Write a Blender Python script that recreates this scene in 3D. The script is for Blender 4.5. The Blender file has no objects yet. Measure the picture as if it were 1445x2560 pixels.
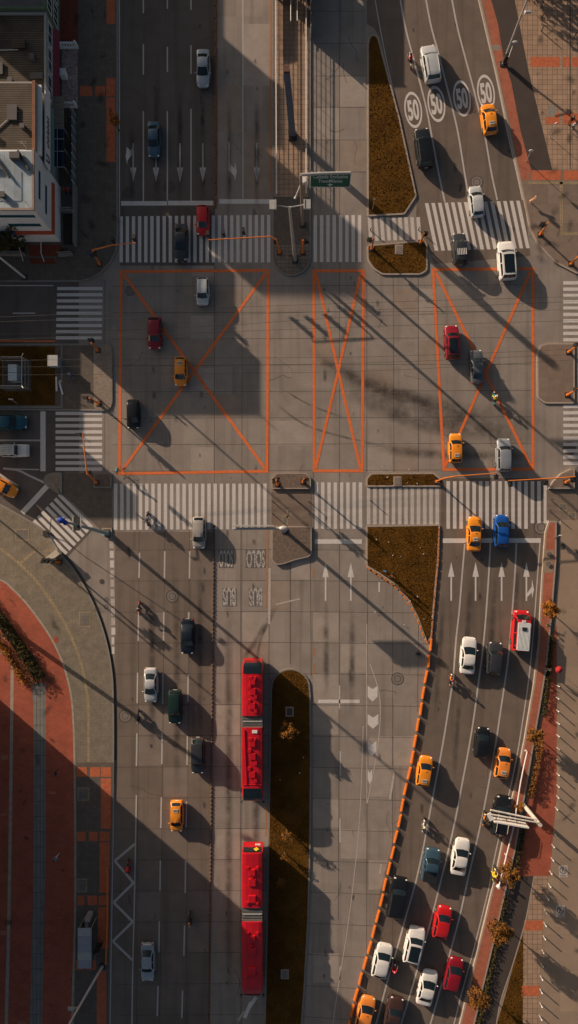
import bpy, bmesh, math, random
from mathutils import Vector, Matrix
R = math.radians
random.seed(7)
S, HC, CX, CY = 20.0, 85.0, 722.5, 1280.0      # photo pixels per metre, camera height, photo centre
scn = bpy.context.scene
COL = scn.collection
KZ = 0.14                                       # kerb height
SUN_EL, SUN_DX, SUN_DY = 15.6, .755, -.656      # direction the shadows fall in
rnd = random.uniform

def G(x, y, z=0.0):                             # map position -> metres
    return Vector(((x-CX)/S, (CY-y)/S, z))
def A(x, y, z):                                 # same, for a point seen at height z
    k = 1-z/HC
    return Vector(((x-CX)/S*k, (CY-y)/S*k, z))

# ------------------------------------------------------------------ materials
def nt_new(name):
    m = bpy.data.materials.new(name); m.use_nodes = True
    nt = m.node_tree; nt.nodes.clear()
    out = nt.nodes.new('ShaderNodeOutputMaterial'); b = nt.nodes.new('ShaderNodeBsdfPrincipled')
    nt.links.new(b.outputs[0], out.inputs[0])
    return m, nt, b, out
def nd(nt, t, **kw):
    n = nt.nodes.new(t)
    for k, v in kw.items(): setattr(n, k, v)
    return n
def math_(nt, op, a, b=None):
    n = nd(nt, 'ShaderNodeMath', operation=op)
    for i, v in enumerate((a, b)):
        if v is None: continue
        if isinstance(v, (int, float)): n.inputs[i].default_value = v
        else: nt.links.new(v, n.inputs[i])
    return n.outputs[0]
def noise(nt, vec, scale, detail=4, rough=.6):
    n = nd(nt, 'ShaderNodeTexNoise'); n.inputs['Scale'].default_value = scale
    n.inputs['Detail'].default_value = detail; n.inputs['Roughness'].default_value = rough
    nt.links.new(vec, n.inputs['Vector']); return n.outputs[0]
def stretch(nt, vec, sx, sy, sz=1):
    n = nd(nt, 'ShaderNodeVectorMath', operation='MULTIPLY'); nt.links.new(vec, n.inputs[0])
    n.inputs[1].default_value = (sx, sy, sz); return n.outputs[0]
def ramp(nt, fac, lo, hi):
    n = nd(nt, 'ShaderNodeMapRange'); nt.links.new(fac, n.inputs[0])
    n.inputs[1].default_value = lo; n.inputs[2].default_value = hi; return n.outputs[0]
def mix(nt, fac, a, b):
    n = nd(nt, 'ShaderNodeMix', data_type='RGBA')
    if isinstance(fac, (int, float)): n.inputs[0].default_value = fac
    else: nt.links.new(fac, n.inputs[0])
    for i, v in ((6, a), (7, b)):
        if isinstance(v, tuple): n.inputs[i].default_value = (*v[:3], 1)
        else: nt.links.new(v, n.inputs[i])
    return n.outputs[2]
def mul(c, k): return tuple(min(1, v*k) for v in c[:3])
MATS = {}
def M(name, col, rough=.8, var=.18, scale=2.0, bump=0.0, metal=0.0, coat=0.0, fine=18.0, spec=.5, space='obj', streak=0.0,
      slabs=0.0, brick=None, worn=0.0, col2=None, grid=None, soft=0.0):
    if name in MATS: return MATS[name]
    m, nt, b, out = nt_new(name)
    if space == 'obj': vec = nd(nt, 'ShaderNodeTexCoord').outputs['Object']
    else: vec = nd(nt, 'ShaderNodeNewGeometry').outputs['Position']
    n1 = noise(nt, vec, scale, 5); n2 = noise(nt, vec, fine, 3)
    f = math_(nt, 'ADD', math_(nt, 'MULTIPLY', n1, .6), math_(nt, 'MULTIPLY', n2, .4))
    f = ramp(nt, f, .3, .7)
    c = mix(nt, f, mul(col, 1-var), mul(col2 or col, 1+var))
    if slabs:
        sn = nd(nt, 'ShaderNodeVectorMath', operation='SNAP'); nt.links.new(vec, sn.inputs[0]); sn.inputs[1].default_value = (3.3, 3.87, 50)
        wn = nd(nt, 'ShaderNodeTexWhiteNoise'); nt.links.new(sn.outputs[0], wn.inputs[0])
        c = mix(nt, math_(nt, 'MULTIPLY', wn.outputs[0], slabs), c, mul(col, .55))
    if streak:
        s1 = ramp(nt, noise(nt, stretch(nt, vec, .9, .035, 1), 1.0, 4), .5, .72)
        s2 = ramp(nt, noise(nt, stretch(nt, vec, .12, .1, 1), 1.0, 4), .45, .7)
        c = mix(nt, math_(nt, 'MULTIPLY', s1, streak), c, mul(col, .45))
        c = mix(nt, math_(nt, 'MULTIPLY', s2, streak*.6), c, mul(col, .6))
    if brick or grid:
        bw, bh, mo, dark = brick or grid
        bt = nd(nt, 'ShaderNodeTexBrick'); nt.links.new(vec, bt.inputs['Vector'])
        bt.inputs['Scale'].default_value = 1; bt.inputs['Brick Width'].default_value = bw; bt.inputs['Row Height'].default_value = bh
        bt.inputs['Mortar Size'].default_value = mo
        bt.offset = .5 if brick else 0.0
        bt.inputs['Color1'].default_value = (.9, .9, .9, 1); bt.inputs['Color2'].default_value = (1.1, 1.08, 1.06, 1); bt.inputs['Mortar'].default_value = (dark,)*3+(1,)
        mm = nd(nt, 'ShaderNodeMix', data_type='RGBA', blend_type='MULTIPLY'); mm.inputs[0].default_value = 1
        nt.links.new(c, mm.inputs[6]); nt.links.new(bt.outputs[0], mm.inputs[7]); c = mm.outputs[2]
    nt.links.new(c, b.inputs['Base Color'])
    b.inputs['Roughness'].default_value = rough; b.inputs['Metallic'].default_value = metal
    b.inputs['Coat Weight'].default_value = coat; b.inputs['Coat Roughness'].default_value = .06
    b.inputs['Specular IOR Level'].default_value = spec
    if bump:
        bp = nd(nt, 'ShaderNodeBump'); bp.inputs['Strength'].default_value = bump; bp.inputs['Distance'].default_value = .02
        nt.links.new(n2, bp.inputs['Height']); nt.links.new(bp.outputs[0], b.inputs['Normal'])
    if worn:
        w = ramp(nt, noise(nt, vec, 5.5, 6, .75), worn-.06, worn+.06)
        tr = nd(nt, 'ShaderNodeBsdfTransparent'); ms = nd(nt, 'ShaderNodeMixShader')
        nt.links.new(w, ms.inputs[0]); nt.links.new(tr.outputs[0], ms.inputs[1]); nt.links.new(b.outputs[0], ms.inputs[2])
        nt.links.new(ms.outputs[0], out.inputs[0])
    if soft:
        at = nd(nt, 'ShaderNodeAttribute'); at.attribute_name = 'fade'
        w = math_(nt, 'MULTIPLY', ramp(nt, noise(nt, stretch(nt, vec, .5, .5, 1), 1.1, 5, .65), .25, .72), math_(nt, 'MULTIPLY', at.outputs['Fac'], soft))
        tr = nd(nt, 'ShaderNodeBsdfTransparent'); ms = nd(nt, 'ShaderNodeMixShader')
        nt.links.new(w, ms.inputs[0]); nt.links.new(tr.outputs[0], ms.inputs[1]); nt.links.new(b.outputs[0], ms.inputs[2])
        nt.links.new(ms.outputs[0], out.inputs[0])
    MATS[name] = m; return m

W = dict(space='world')
m_ground = M('dull_earth', (.16, .13, .11), .95, **W)
m_conc = M('road_concrete', (.292, .248, .213), .88, .22, .35, .2, streak=.5, slabs=.22, fine=7, spec=.25, **W)
m_lane = M('lane_concrete', (.20, .158, .130), .9, .2, .4, .2, streak=.5, slabs=.25, fine=8, spec=.2, **W)
m_asph = M('dark_asphalt', (.135, .112, .098), .92, .2, .5, .2, streak=.4, fine=9, spec=.2, **W)
m_asphB = M('brown_asphalt', (.17, .132, .107), .9, .2, .5, .2, streak=.55, fine=9, spec=.2, **W)
m_joint = M('joint_seal', (.07, .056, .048), .9, .3, 1, worn=.36, **W)
m_white = M('white_road_paint', (.60, .555, .52), .7, .12, 3, fine=14, worn=.26, **W)
m_thin = M('thin_white_paint', (.48, .44, .41), .7, .12, 3, fine=14, worn=.33, **W)
m_dim = M('worn_white_paint', (.46, .40, .36), .8, .2, 3, worn=.36, **W)
m_faded = M('faded_lettering', (.50, .46, .43), .8, .2, 3, worn=.47, **W)
m_patch = M('dark_patch', (.13, .115, .105), .9, .2, 2, worn=.45, **W)
m_orange = M('orange_road_paint', (.70, .155, .035), .75, .2, 2, fine=12, worn=.31, **W)
m_kerb = M('kerb_stone', (.36, .29, .235), .9, .18, 2, **W)
m_kerbd = M('grey_kerb_stone', (.235, .21, .185), .9, .18, 2, **W)
m_walk = M('grey_pavers', (.165, .145, .125), .9, .2, 1.2, .1, grid=(.5, .5, .02, .72), **W)
m_walkd = M('dark_paving', (.128, .102, .082), .9, .22, 1.0, .1, grid=(.5, .5, .015, .8), **W)
m_cobble = M('cobbles', (.215, .178, .132), .95, .3, 1.0, .4, fine=6, grid=(.25, .25, .02, .75), **W)
m_pebble = M('pebble_pad', (.26, .205, .16), .95, .35, 3, .5, fine=9, **W)
m_rough = M('rough_stone_infill', (.15, .11, .085), .95, .5, 3, .6, fine=7, **W)
m_redp = M('red_paving', (.345, .085, .045), .9, .26, .5, .1, fine=9, brick=(.5, .25, .01, .85), **W)
m_redb = M('red_brick_strip', (.40, .125, .07), .9, .25, 1.2, .2, brick=(.3, .15, .012, .75), **W)
m_tile = M('orange_red_tiles', (.50, .13, .055), .9, .22, 3, brick=(.3, .3, .012, .8), **W)
m_plaza = M('tan_pavers', (.37, .245, .165), .9, .14, .8, .1, grid=(.62, .62, .035, .5), **W)
m_plazc = M('tan_concrete', (.31, .225, .16), .9, .14, .4, .1, fine=8, grid=(2.6, 2.4, .02, .8), **W)
m_flat = M('brown_flat_paving', (.21, .155, .12), .9, .2, .9, .1, fine=8, grid=(1.9, 2.4, .02, .8), **W)
m_path = M('bike_path_asphalt', (.062, .046, .04), .95, .2, .6, .1, **W)
m_lite = M('pale_stone', (.36, .31, .25), .9, .2, 2, grid=(.8, .3, .015, .7), **W)
m_greyst = M('grey_stone_slabs', (.20, .19, .175), .9, .2, 1.2, grid=(.45, 1.9, .03, .4), **W)
m_tact = M('yellowish_tactile', (.31, .235, .14), .9, .2, 2, grid=(.4, .4, .02, .6), **W)
m_grass = M('dry_grass', (.072, .036, .0065), .95, .5, .4, .8, fine=5, col2=(.108, .048, .007), spec=.1, **W)
m_blade = M('grass_blades', (.075, .039, .007), .9, .35, .5, col2=(.12, .056, .009), spec=.1, **W)
m_soil = M('dark_soil', (.035, .026, .02), .95, .3, 2, **W)
m_skid = M('tyre_rubber_mark', (.055, .045, .04), .9, .2, 1.2, soft=.62, **W)
m_iron = M('cast_iron', (.085, .072, .062), .7, .2, 6, metal=.3, **W)
m_ironl = M('manhole_concrete', (.2, .168, .147), .9, .2, 6, **W)
m_glass = M('dark_glass', (.008, .014, .017), .07, .1, 1, spec=.8)
m_bglass = M('blue_window_glass', (.018, .085, .115), .12, .3, 1, spec=.7)
m_black = M('black_rubber', (.012, .012, .012), .7, .2, 4)
m_plast = M('black_plastic', (.02, .02, .02), .5, .2, 4)
m_rim = M('alloy_rim', (.4, .4, .4), .35, .1, 4, metal=.8)
m_lampw = M('headlight_lens', (.75, .74, .7), .15, .05, 4, spec=.8)
m_lampr = M('tail_lens', (.45, .015, .01), .2, .05, 4)
m_steel = M('galvanised_steel', (.44, .43, .41), .5, .14, 3, metal=.25)
m_wsteel = M('white_painted_steel', (.72, .69, .65), .5, .08, 3)
m_sorange = M('orange_enamel', (.72, .19, .02), .45, .1, 3)
m_sgreen = M('sign_green', (.01, .11, .055), .5, .08, 3)
m_dkmetal = M('dark_metal', (.05, .047, .045), .55, .2, 3, metal=.4)
m_bark = M('bark', (.09, .06, .04), .95, .3, 6)
m_trunkm = m_bark
m_leafo = M('autumn_leaves', (.055, .034, .009), .8, .5, 1.6, fine=5, col2=(.24, .10, .018), spec=.2)
m_leafy = M('orange_leaves', (.12, .05, .008), .8, .4, 1.6, fine=5, col2=(.42, .16, .018), spec=.2)
m_leafd = M('dark_leaves', (.025, .022, .008), .85, .5, 1.6, fine=5, col2=(.075, .06, .015), spec=.2)
m_red = M('bus_red_paint', (.50, .005, .014), .4, .22, .7, coat=.4)
m_bellow = M('bellows_fabric', (.12, .12, .115), .85, .2, 3)
m_brbar = M('brown_separator', (.17, .10, .06), .8, .4, 2)
m_redsep = M('rust_separator', (.25, .08, .03), .8, .4, 2)

# ------------------------------------------------------------------ mesh collector
class MB:
    def __init__(s): s.v = []; s.f = []; s.m = []
    def add(s, vs, fs, mi=0):
        o = len(s.v); s.v += [tuple(v) for v in vs]
        for f in fs: s.f.append(tuple(i+o for i in f)); s.m.append(mi)
    def box(s, x0, x1, y0, y1, z0, z1, mi=0):
        s.add([(x0,y0,z0),(x1,y0,z0),(x1,y1,z0),(x0,y1,z0),(x0,y0,z1),(x1,y0,z1),(x1,y1,z1),(x0,y1,z1)],
              [(3,2,1,0),(4,5,6,7),(0,1,5,4),(1,2,6,5),(2,3,7,6),(3,0,4,7)], mi)
    def obox(s, c, size, rz=0, mi=0, taper=1.0):
        hx, hy, hz = (d/2 for d in size); cs, sn = math.cos(rz), math.sin(rz); vs = []
        for z in (-hz, hz):
            k = taper if z > 0 else 1
            for x, y in ((-hx,-hy),(hx,-hy),(hx,hy),(-hx,hy)):
                vs.append((c[0]+k*(x*cs-y*sn), c[1]+k*(x*sn+y*cs), c[2]+z))
        s.add(vs, [(3,2,1,0),(4,5,6,7),(0,1,5,4),(1,2,6,5),(2,3,7,6),(3,0,4,7)], mi)
    def tube(s, pts, r, n=8, mi=0):
        pts = [Vector(p) for p in pts]; rs = r if isinstance(r, (list, tuple)) else [r]*len(pts)
        o = len(s.v); k = len(pts)
        for i, p in enumerate(pts):
            t = (pts[min(i+1,k-1)]-pts[max(i-1,0)]).normalized()
            u = t.cross(Vector((0,0,1)))
            if u.length < .05: u = t.cross(Vector((0,1,0)))
            u.normalize(); w = t.cross(u)
            for j in range(n):
                a = 2*math.pi*j/n
                s.v.append(tuple(p+u*math.cos(a)*rs[i]+w*math.sin(a)*rs[i]))
        for i in range(k-1):
            for j in range(n):
                a, b = o+i*n+j, o+i*n+(j+1)%n
                s.f.append((a, b, b+n, a+n)); s.m.append(mi)
        s.f.append(tuple(o+j for j in range(n-1,-1,-1))); s.m.append(mi)
        s.f.append(tuple(o+(k-1)*n+j for j in range(n))); s.m.append(mi)
    def disc(s, c, r, mi=0, n=24, ry=None):
        s.add([(c[0]+r*math.cos(2*math.pi*i/n), c[1]+(ry or r)*math.sin(2*math.pi*i/n), c[2]) for i in range(n)], [tuple(range(n))], mi)
    def ring(s, c, r0, r1, mi=0, n=28, ky=1.0, rot=0):
        vs = []
        for r in (r0, r1):
            for i in range(n):
                x, y = r*math.cos(2*math.pi*i/n), r*ky*math.sin(2*math.pi*i/n)
                vs.append((c[0]+x*math.cos(rot)-y*math.sin(rot), c[1]+x*math.sin(rot)+y*math.cos(rot), c[2]))
        s.add(vs, [(i, n+i, n+(i+1)%n, (i+1)%n) for i in range(n)], mi)
    def ball(s, c, r, mi=0, n=10, k=6, sq=(1,1,1)):
        vs = [(c[0], c[1], c[2]-r*sq[2])]
        for i in range(1, k):
            t = -math.pi/2+math.pi*i/k
            for j in range(n):
                a = 2*math.pi*j/n
                vs.append((c[0]+r*sq[0]*math.cos(t)*math.cos(a), c[1]+r*sq[1]*math.cos(t)*math.sin(a), c[2]+r*sq[2]*math.sin(t)))
        vs.append((c[0], c[1], c[2]+r*sq[2])); fs = []
        for j in range(n):
            fs.append((0, 1+(j+1)%n, 1+j)); e = 1+(k-2)*n
            fs.append((e+j, e+(j+1)%n, len(vs)-1))
            for i in range(k-2):
                a = 1+i*n+j; b = 1+i*n+(j+1)%n
                fs.append((a, b, b+n, a+n))
        s.add(vs, fs, mi)
    def poly(s, pts, mi=0):
        pts = ccw([Vector(p) for p in pts]); s.add(pts, [tuple(range(len(pts)))], mi)
    def strip(s, pts, w, z, mi=0, lift=0):
        pts = [Vector((p[0], p[1])) for p in pts]; vs = []; k = len(pts)
        for i, p in enumerate(pts):
            d1 = (pts[i]-pts[i-1]).normalized() if i else (pts[1]-pts[0]).normalized()
            d2 = (pts[i+1]-pts[i]).normalized() if i < k-1 else d1
            t = (d1+d2).normalized(); n = Vector((-t.y, t.x)); c = max(.4, n.dot(Vector((-d1.y, d1.x))))
            q = n*(w/2/c)
            vs += [(p.x+q.x, p.y+q.y, z), (p.x-q.x, p.y-q.y, z)]
        s.add(vs, [(2*i+1, 2*i+3, 2*i+2, 2*i) for i in range(k-1)], mi)
    def prism(s, pts, z0, z1, side=0, top=0, kerb=0, inner=None):
        pts = ccw([Vector(p) for p in pts]); n = len(pts)
        lo = [(p[0], p[1], z0) for p in pts]; hi = [(p[0], p[1], z1) for p in pts]
        s.add(lo+hi, [(i, (i+1)%n, n+(i+1)%n, n+i) for i in range(n)], side)
        if kerb:
            ins = [(p.x, p.y, z1) for p in inset(pts, kerb)]
            s.add(hi+ins, [(i, (i+1)%n, n+(i+1)%n, n+i) for i in range(n)], side)
            s.add(ins, [tuple(range(n))], top)
        else: s.add(hi, [tuple(range(n))], top)
    def build(s, name, mats, parent=None, smooth=False, loc=None, recalc=False):
        me = bpy.data.meshes.new(name); me.from_pydata(s.v, [], s.f)
        for m in (mats if isinstance(mats, (list, tuple)) else [mats]): me.materials.append(m)
        me.polygons.foreach_set('material_index', s.m)
        if recalc:
            bm = bmesh.new(); bm.from_mesh(me); bmesh.ops.recalc_face_normals(bm, faces=bm.faces); bm.to_mesh(me); bm.free()
        if smooth: me.polygons.foreach_set('use_smooth', [True]*len(me.polygons))
        me.update()
        return link(name, me, parent, loc)
def fade_strip(name, marks, mat):                # soft edged worn or rubbed strips, one sheet each
    V, F, C = [], [], []
    prof = ((-1,0),(-.6,.45),(-.2,1),(.2,1),(.6,.45),(1,0))
    for pts, w, z in marks:
        P = [Vector((p[0], p[1])) for p in pts]; k = len(P); o = len(V)
        for i, p in enumerate(P):
            t = (P[min(i+1,k-1)]-P[max(i-1,0)]).normalized(); n = Vector((-t.y, t.x)); e = min(1, i/(k*.25), (k-1-i)/(k*.25))
            for q, a in prof: V.append((p.x+n.x*q*w/2, p.y+n.y*q*w/2, z)); C.append(a*e)
        for i in range(k-1):
            for j in range(5): F.append((o+i*6+j, o+i*6+j+1, o+i*6+j+7, o+i*6+j+6))
    me = bpy.data.meshes.new(name); me.from_pydata(V, [], F); me.materials.append(mat)
    at = me.attributes.new('fade', 'FLOAT', 'POINT'); at.data.foreach_set('value', C); o = link(name, me); o['kind'] = 'structure'; return o
def link(name, me, parent=None, loc=None):
    o = bpy.data.objects.new(name, me); COL.objects.link(o)
    if parent: o.parent = parent
    if loc is not None: o.location = loc
    return o
def ccw(p):
    a = sum(p[i-1][0]*p[i][1]-p[i][0]*p[i-1][1] for i in range(len(p)))
    return p if a > 0 else p[::-1]
def inset(p, d):
    out = []; n = len(p)
    for i in range(n):
        a, b, c = (Vector((q[0], q[1])) for q in (p[i-1], p[i], p[(i+1)%n]))
        d1 = (b-a).normalized(); d2 = (c-b).normalized()
        n1 = Vector((-d1.y, d1.x)); n2 = Vector((-d2.y, d2.x)); t = (n1+n2)
        t = t.normalized() if t.length > .01 else n1
        out.append(b+t*(d/max(.45, t.dot(n1))))
    return out
def smooth(p, n=5, closed=False):
    p = [Vector(q) for q in p]; k = len(p); out = []
    for i in range(k if closed else k-1):
        a, b, c, d = (p[(i-1)%k], p[i], p[(i+1)%k], p[(i+2)%k]) if closed else (p[max(i-1,0)], p[i], p[i+1], p[min(i+2,k-1)])
        for j in range(n):
            t = j/n
            out.append(.5*((2*b)+(c-a)*t+(2*a-5*b+4*c-d)*t*t+(3*b-a-3*c+d)*t**3))
    if not closed: out.append(p[-1])
    return out
def sm(p, n=5, closed=False): return [(v.x, v.y) for v in smooth([(a, b, 0) for a, b in p], n, closed)]
def along(p, step):                              # points every `step` along a polyline, with direction
    p = [Vector((a[0], a[1])) for a in p]; out = []; left = 0.0
    for a, b in zip(p, p[1:]):
        L = (b-a).length; t = left
        while t < L:
            out.append((a+(b-a)*(t/L), (b-a).normalized())); t += step
        left = t-L
    return out
def round_poly(p, r, n=4):                       # round the corners of a polygon
    p = [Vector(q) for q in p]; out = []; k = len(p)
    for i in range(k):
        a, b, c = p[i-1], p[i], p[(i+1)%k]
        ra = min(r, (a-b).length*.45, (c-b).length*.45)
        s_ = b+(a-b).normalized()*ra; e = b+(c-b).normalized()*ra
        for j in range(n+1):
            t = j/n; out.append(s_.lerp(b, t).lerp(b.lerp(e, t), t))
    return [(v.x, v.y) for v in out]
def tag(o, label, cat, group=None):
    o['label'] = label; o['category'] = cat
    if group: o['group'] = group
    return o
def struct(mb, name, mats, kind='structure', **k):
    o = mb.build(name, mats, **k); o['kind'] = kind; return o
def thing(name, label, cat, loc=(0,0,0), rz=0, group=None):
    o = bpy.data.objects.new(name, None); COL.objects.link(o); o.empty_display_size = .3
    o.location = loc; o.rotation_euler = (0, 0, rz)
    return tag(o, label, cat, group)
def flat(pts, z, name, mat):
    mb = MB(); mb.poly([A(x, y, z) for x, y in pts]); return struct(mb, name, mat)
def rect(x0, y0, x1, y1): return [(x0, y0), (x1, y0), (x1, y1), (x0, y1)]
def text_mesh(body, size, offset=0.0, align='CENTER'):
    cu = bpy.data.curves.new('lettering', 'FONT'); cu.body = body; cu.size = size; cu.align_x = align; cu.align_y = 'CENTER'; cu.offset = offset
    ob = bpy.data.objects.new('lettering', cu); COL.objects.link(ob)
    dg = bpy.context.evaluated_depsgraph_get(); me = bpy.data.meshes.new_from_object(ob.evaluated_get(dg))
    bpy.data.objects.remove(ob); bpy.data.curves.remove(cu)
    return me
# ------------------------------------------------------------------ ground, roads
X0, X1, Y0, Y1 = -420, 1900, -420, 2980
mb = MB(); mb.poly([(-500,-500,-.06),(500,-500,-.06),(500,500,-.06),(-500,500,-.06)]); struct(mb, 'ground', m_ground)
flat(rect(X0, Y0, X1, Y1), 0, 'road', m_conc)
flat(rect(300, Y0, 537, 664), .004, 'road', m_asph)
flat(rect(X0, 704, 197, 859), .004, 'road', m_asph)
flat([(X0,1021),(198,1021),(198,1182),(160,1236),(232,1325),(170,1392),(150,1380),(110,1326),(60,1293),(0,1259),(X0,1060)], .004, 'road', m_asph)
flat([(917,Y0),(1120,Y0),(1195,0),(1272,330),(1312,515),(1326,640),(1085,660),(1040,545),(1042,495),(1000,300),(950,95),(935,70),(917,60)], .004, 'road', m_asphB)
flat([(1102,1195),(1372,1195),(1362,1330),(1355,1450),(1345,1600),(1332,1700),(1308,1850),(1288,1950),(1262,2060),(1238,2180),(1205,2310),(1170,2450),(1145,2560),(1080,2800),
      (800,2800),(872,2575),(907,2440),(950,2275),(990,2105),(1022,1950),(1050,1800),(1068,1680),(1077,1610),(1088,1500),(1100,1390)], .004, 'road', m_asphB)

flat([(288,1330),(535,1330),(531,1700),(527,2100),(523,2400),(518,Y1),(264,Y1),(271,2560),(281,2200),(287,1900),(286,1760)], .0028, 'road', m_lane)
# expansion joints
mb = MB()
def jl(x0, y0, x1, y1, w=.05): mb.strip([G(x0, y0), G(x1, y1)], w, .007)
for x0, x1, ya, yb in ((536,536,664,1210),(605,604,664,2900),(672,672,690,1180),(783,783,664,1330),(849,849,-300,1330),(917,917,700,1180),(983,985,690,1180),(1046,1046,690,1180),
    (348,340,1320,2900),(412,396,1320,2900),(474,462,1320,2900),(602,600,1320,2900),(674,672,1420,1700),(726,726,1420,1660),(776,778,1400,1690),(849,846,1325,2300),(919,916,1420,2560),(982,980,1440,2800),(1046,1044,1560,1780),
    (607,607,-300,500),(262,262,700,1180)): jl(x0, ya, x1, yb)
y = 716
while y < 1180:
    jl(280, y, 1335, y-4, .045); y += 66
for k in range(20):
    yy = 1296+77.5*k
    if yy > 1340: jl(288, yy+2, 674, yy, .045); jl(674, yy, min(1070, 1072-max(0, (yy-1700)*.22)), yy+4+max(0, (yy-1680)*.012), .05)
for yy in (28, 108, 190, 268, 350, 430): jl(785, yy, 915, yy, .045)
struct(mb, 'road_joints', m_joint)

# slab replacement patches, sealed cracks, oil drips
PM = [M('pale_slab', (.325, .272, .23), .9, .2, .6, .2, fine=7, **W), M('brown_slab', (.268, .208, .165), .9, .2, .6, .2, fine=7, **W), M('grey_slab', (.262, .22, .188), .9, .2, .6, .2, fine=7, **W)]
random.seed(21); mb = MB()
cx_ = [(288,343,1), (343,409,1), (409,473,1), (473,533,1), (540,601,1), (603,673,1), (675,725,0), (727,776,0), (781,848,1), (850,918,1), (920,981,1), (983,1045,1)]
for k in range(15):
    for x0, x1, ok in cx_:
        y0 = 1296+77.5*k+2; y1 = y0+73.5
        if y0 < 1340 or random.random() > .42 or (not ok and y0 > 1590) or (x1 > 1000 and (y0 < 1640 or y0 > 1900)) or (x1 > 940 and (y0 < 1500 or y0 > 2200)) or (x0 > 800 and y0 > 2300): continue
        s_ = (y0-1700)*.006*(x0 < 540); mb.poly([G(a-s_, b, .0032) for a, b in rect(x0+1.5, y0, x1-1.5, y1)], random.choice((0, 0, 1, 2, 2) if x0 > 535 else (3, 4)))
for x0, x1 in ((676,781),(785,848),(851,915),(919,981),(985,1045),(1047,1085),(540,603),(477,534)):
    for yy in (722, 788, 854, 920, 986, 1052, 1118):
        if random.random() < .45: mb.poly([G(a, b, .0032) for a, b in rect(x0, yy, x1, yy+62)], random.choice((0, 0, 1, 2)))
for y0, y1, x0, x1 in ((29,107,786,848),(191,267,850,914),(269,349,786,848),(351,429,850,914),(640,690,480,535),(214,330,540,605),(330,497,610,674),(60,214,609,674)): mb.poly([G(a, b, .0032) for a, b in rect(x0, y0, x1, y1)], random.choice((0, 1, 2)))
struct(mb, 'road_slabs', PM+[M('lane_slab_a', (.21,.167,.138), .9, .2, .6, .2, fine=7, **W), M('lane_slab_b', (.182,.144,.118), .9, .2, .6, .2, fine=7, **W)])
mb = MB()
for _ in range(34):
    x, y = random.choice([(rnd(300,1050), rnd(1400,2500)), (rnd(310,1320), rnd(700,1170)), (rnd(545,910), rnd(0,500)), (rnd(1080,1250), rnd(1500,2300))]); a = random.choice((0, 1.57, 1.57))+rnd(-.5,.5); P = [(x, y)]
    for q in range(random.randint(4, 9)): a += rnd(-.5,.5); x += math.cos(a)*rnd(5,12); y += math.sin(a)*rnd(5,12); P.append((x, y))
    mb.strip([G(a_, b_) for a_, b_ in P], rnd(.03,.06), .0074+.00004*_)
struct(mb, 'sealed_cracks', m_joint)
OS = []; m_oil = M('oil_stain', (.03, .026, .024), .6, .2, 2, soft=.7, **W)
for _ in range(120):
    lane = random.choice((328,381,444,505,572,640,815,880,950,1140,1185,1250,1205,1100)); x = lane+rnd(-7,7); y = rnd(20,2500)
    if lane > 1000 and 520 < y < 1300 or (660 < x < 780): continue
    if lane > 1000 and y > 1300: x -= max(0, y-1500)*.16
    if lane > 1000 and y < 520: x -= (505-y)*.2-20
    r = rnd(.10,.34); q = r*rnd(1,3); OS.append(([G(x+rnd(-1,1), y-q*20+q*8*k_) for k_ in range(6)], r*2, .0086+.00003*_))
fade_strip('oil_stains', OS, m_oil)
random.seed(9)
# tyre marks and stains
TM = []
for k, (pts, w) in enumerate((([(800,905),(950,975),(1060,1015),(1180,1046),(1390,1066)], 4.2), ([(850,975),(1010,1042),(1140,1075),(1370,1100)], 2.6), ([(760,870),(880,940),(1000,985),(1150,1020)], 1.8), ([(690,1010),(760,1060),(850,1090),(960,1115)], .4),
    ([(695,965),(770,1010),(870,1048)], .3), ([(606,1650),(640,1600),(690,1515)], .9), ([(640,1660),(655,1590),(690,1525)], .5), ([(930,1120),(1100,1135),(1330,1140)], 1.6))):
    TM.append(([G(a, b) for a, b in sm(pts, 8)], w, .0072+k*.0004))
for k, (x, ya, yb, w) in enumerate(((574,250,540,.8),(642,230,540,.9),(1110,1480,1800,.9),(1178,1440,1700,1.0),(1241,1420,1680,1.0),(1150,1720,1950,.9),(1000,2060,2300,.9),(1296,1410,1560,.9),(539,330,500,.45),(380,1400,1900,1.2),(442,1400,2000,1.2),(500,1380,1900,1.0),(640,1560,2600,1.3),(572,1450,2560,1.3),(815,1500,1750,1.0),(880,1500,1800,1.0),(330,300,520,.9),(390,200,520,.9),(450,200,520,.9),(507,200,520,.9))):
    TM.append(([G(x-(y_-ya)*.07*(x > 980 and x != 1000)-(y_-ya)*.26*(x == 1000), y_) for y_ in [ya+(yb-ya)*q/10 for q in range(11)]], w, .0164+.00012*k))
fade_strip('tyre_marks', TM, m_skid)


# ------------------------------------------------------------------ painted markings
ZM = .013
mw, mt, mo, md = MB(), MB(), MB(), MB()
def bar(m, x0, y0, x1, y1, z=ZM): m.poly([G(a, b, z) for a, b in rect(x0, y0, x1, y1)])
def line(m, pts, w, z=ZM, n=6): m.strip([G(a, b) for a, b in (sm(pts, n) if len(pts) > 2 else pts)], w/S, z)
cw = MB()
for i in range(25): bar(cw, 299+i*15.35, 541-i*.15, 307.3+i*15.35, 656)
for i in range(8): bar(cw, 784+i*15.8, 538, 792.5+i*15.8, 655)
for i in range(25): bar(cw, 285+i*15.55, 1209, 293.6+i*15.55, 1325-i*.1)
for i in range(8): bar(cw, 787+i*15.7, 1206, 795.5+i*15.7, 1322)
for i in range(16): bar(cw, 1116+i*16.2, 1203, 1125+i*16.2, 1322-(i > 12)*14)
for i in range(15):
    x = 1062+i*16.3; t = 508-i*.45; b_ = 627-i*.45
    cw.poly([G(a, c, ZM) for a, c in ((x, t), (x+9, t), (x+34, b_), (x+25, b_))])
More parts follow.
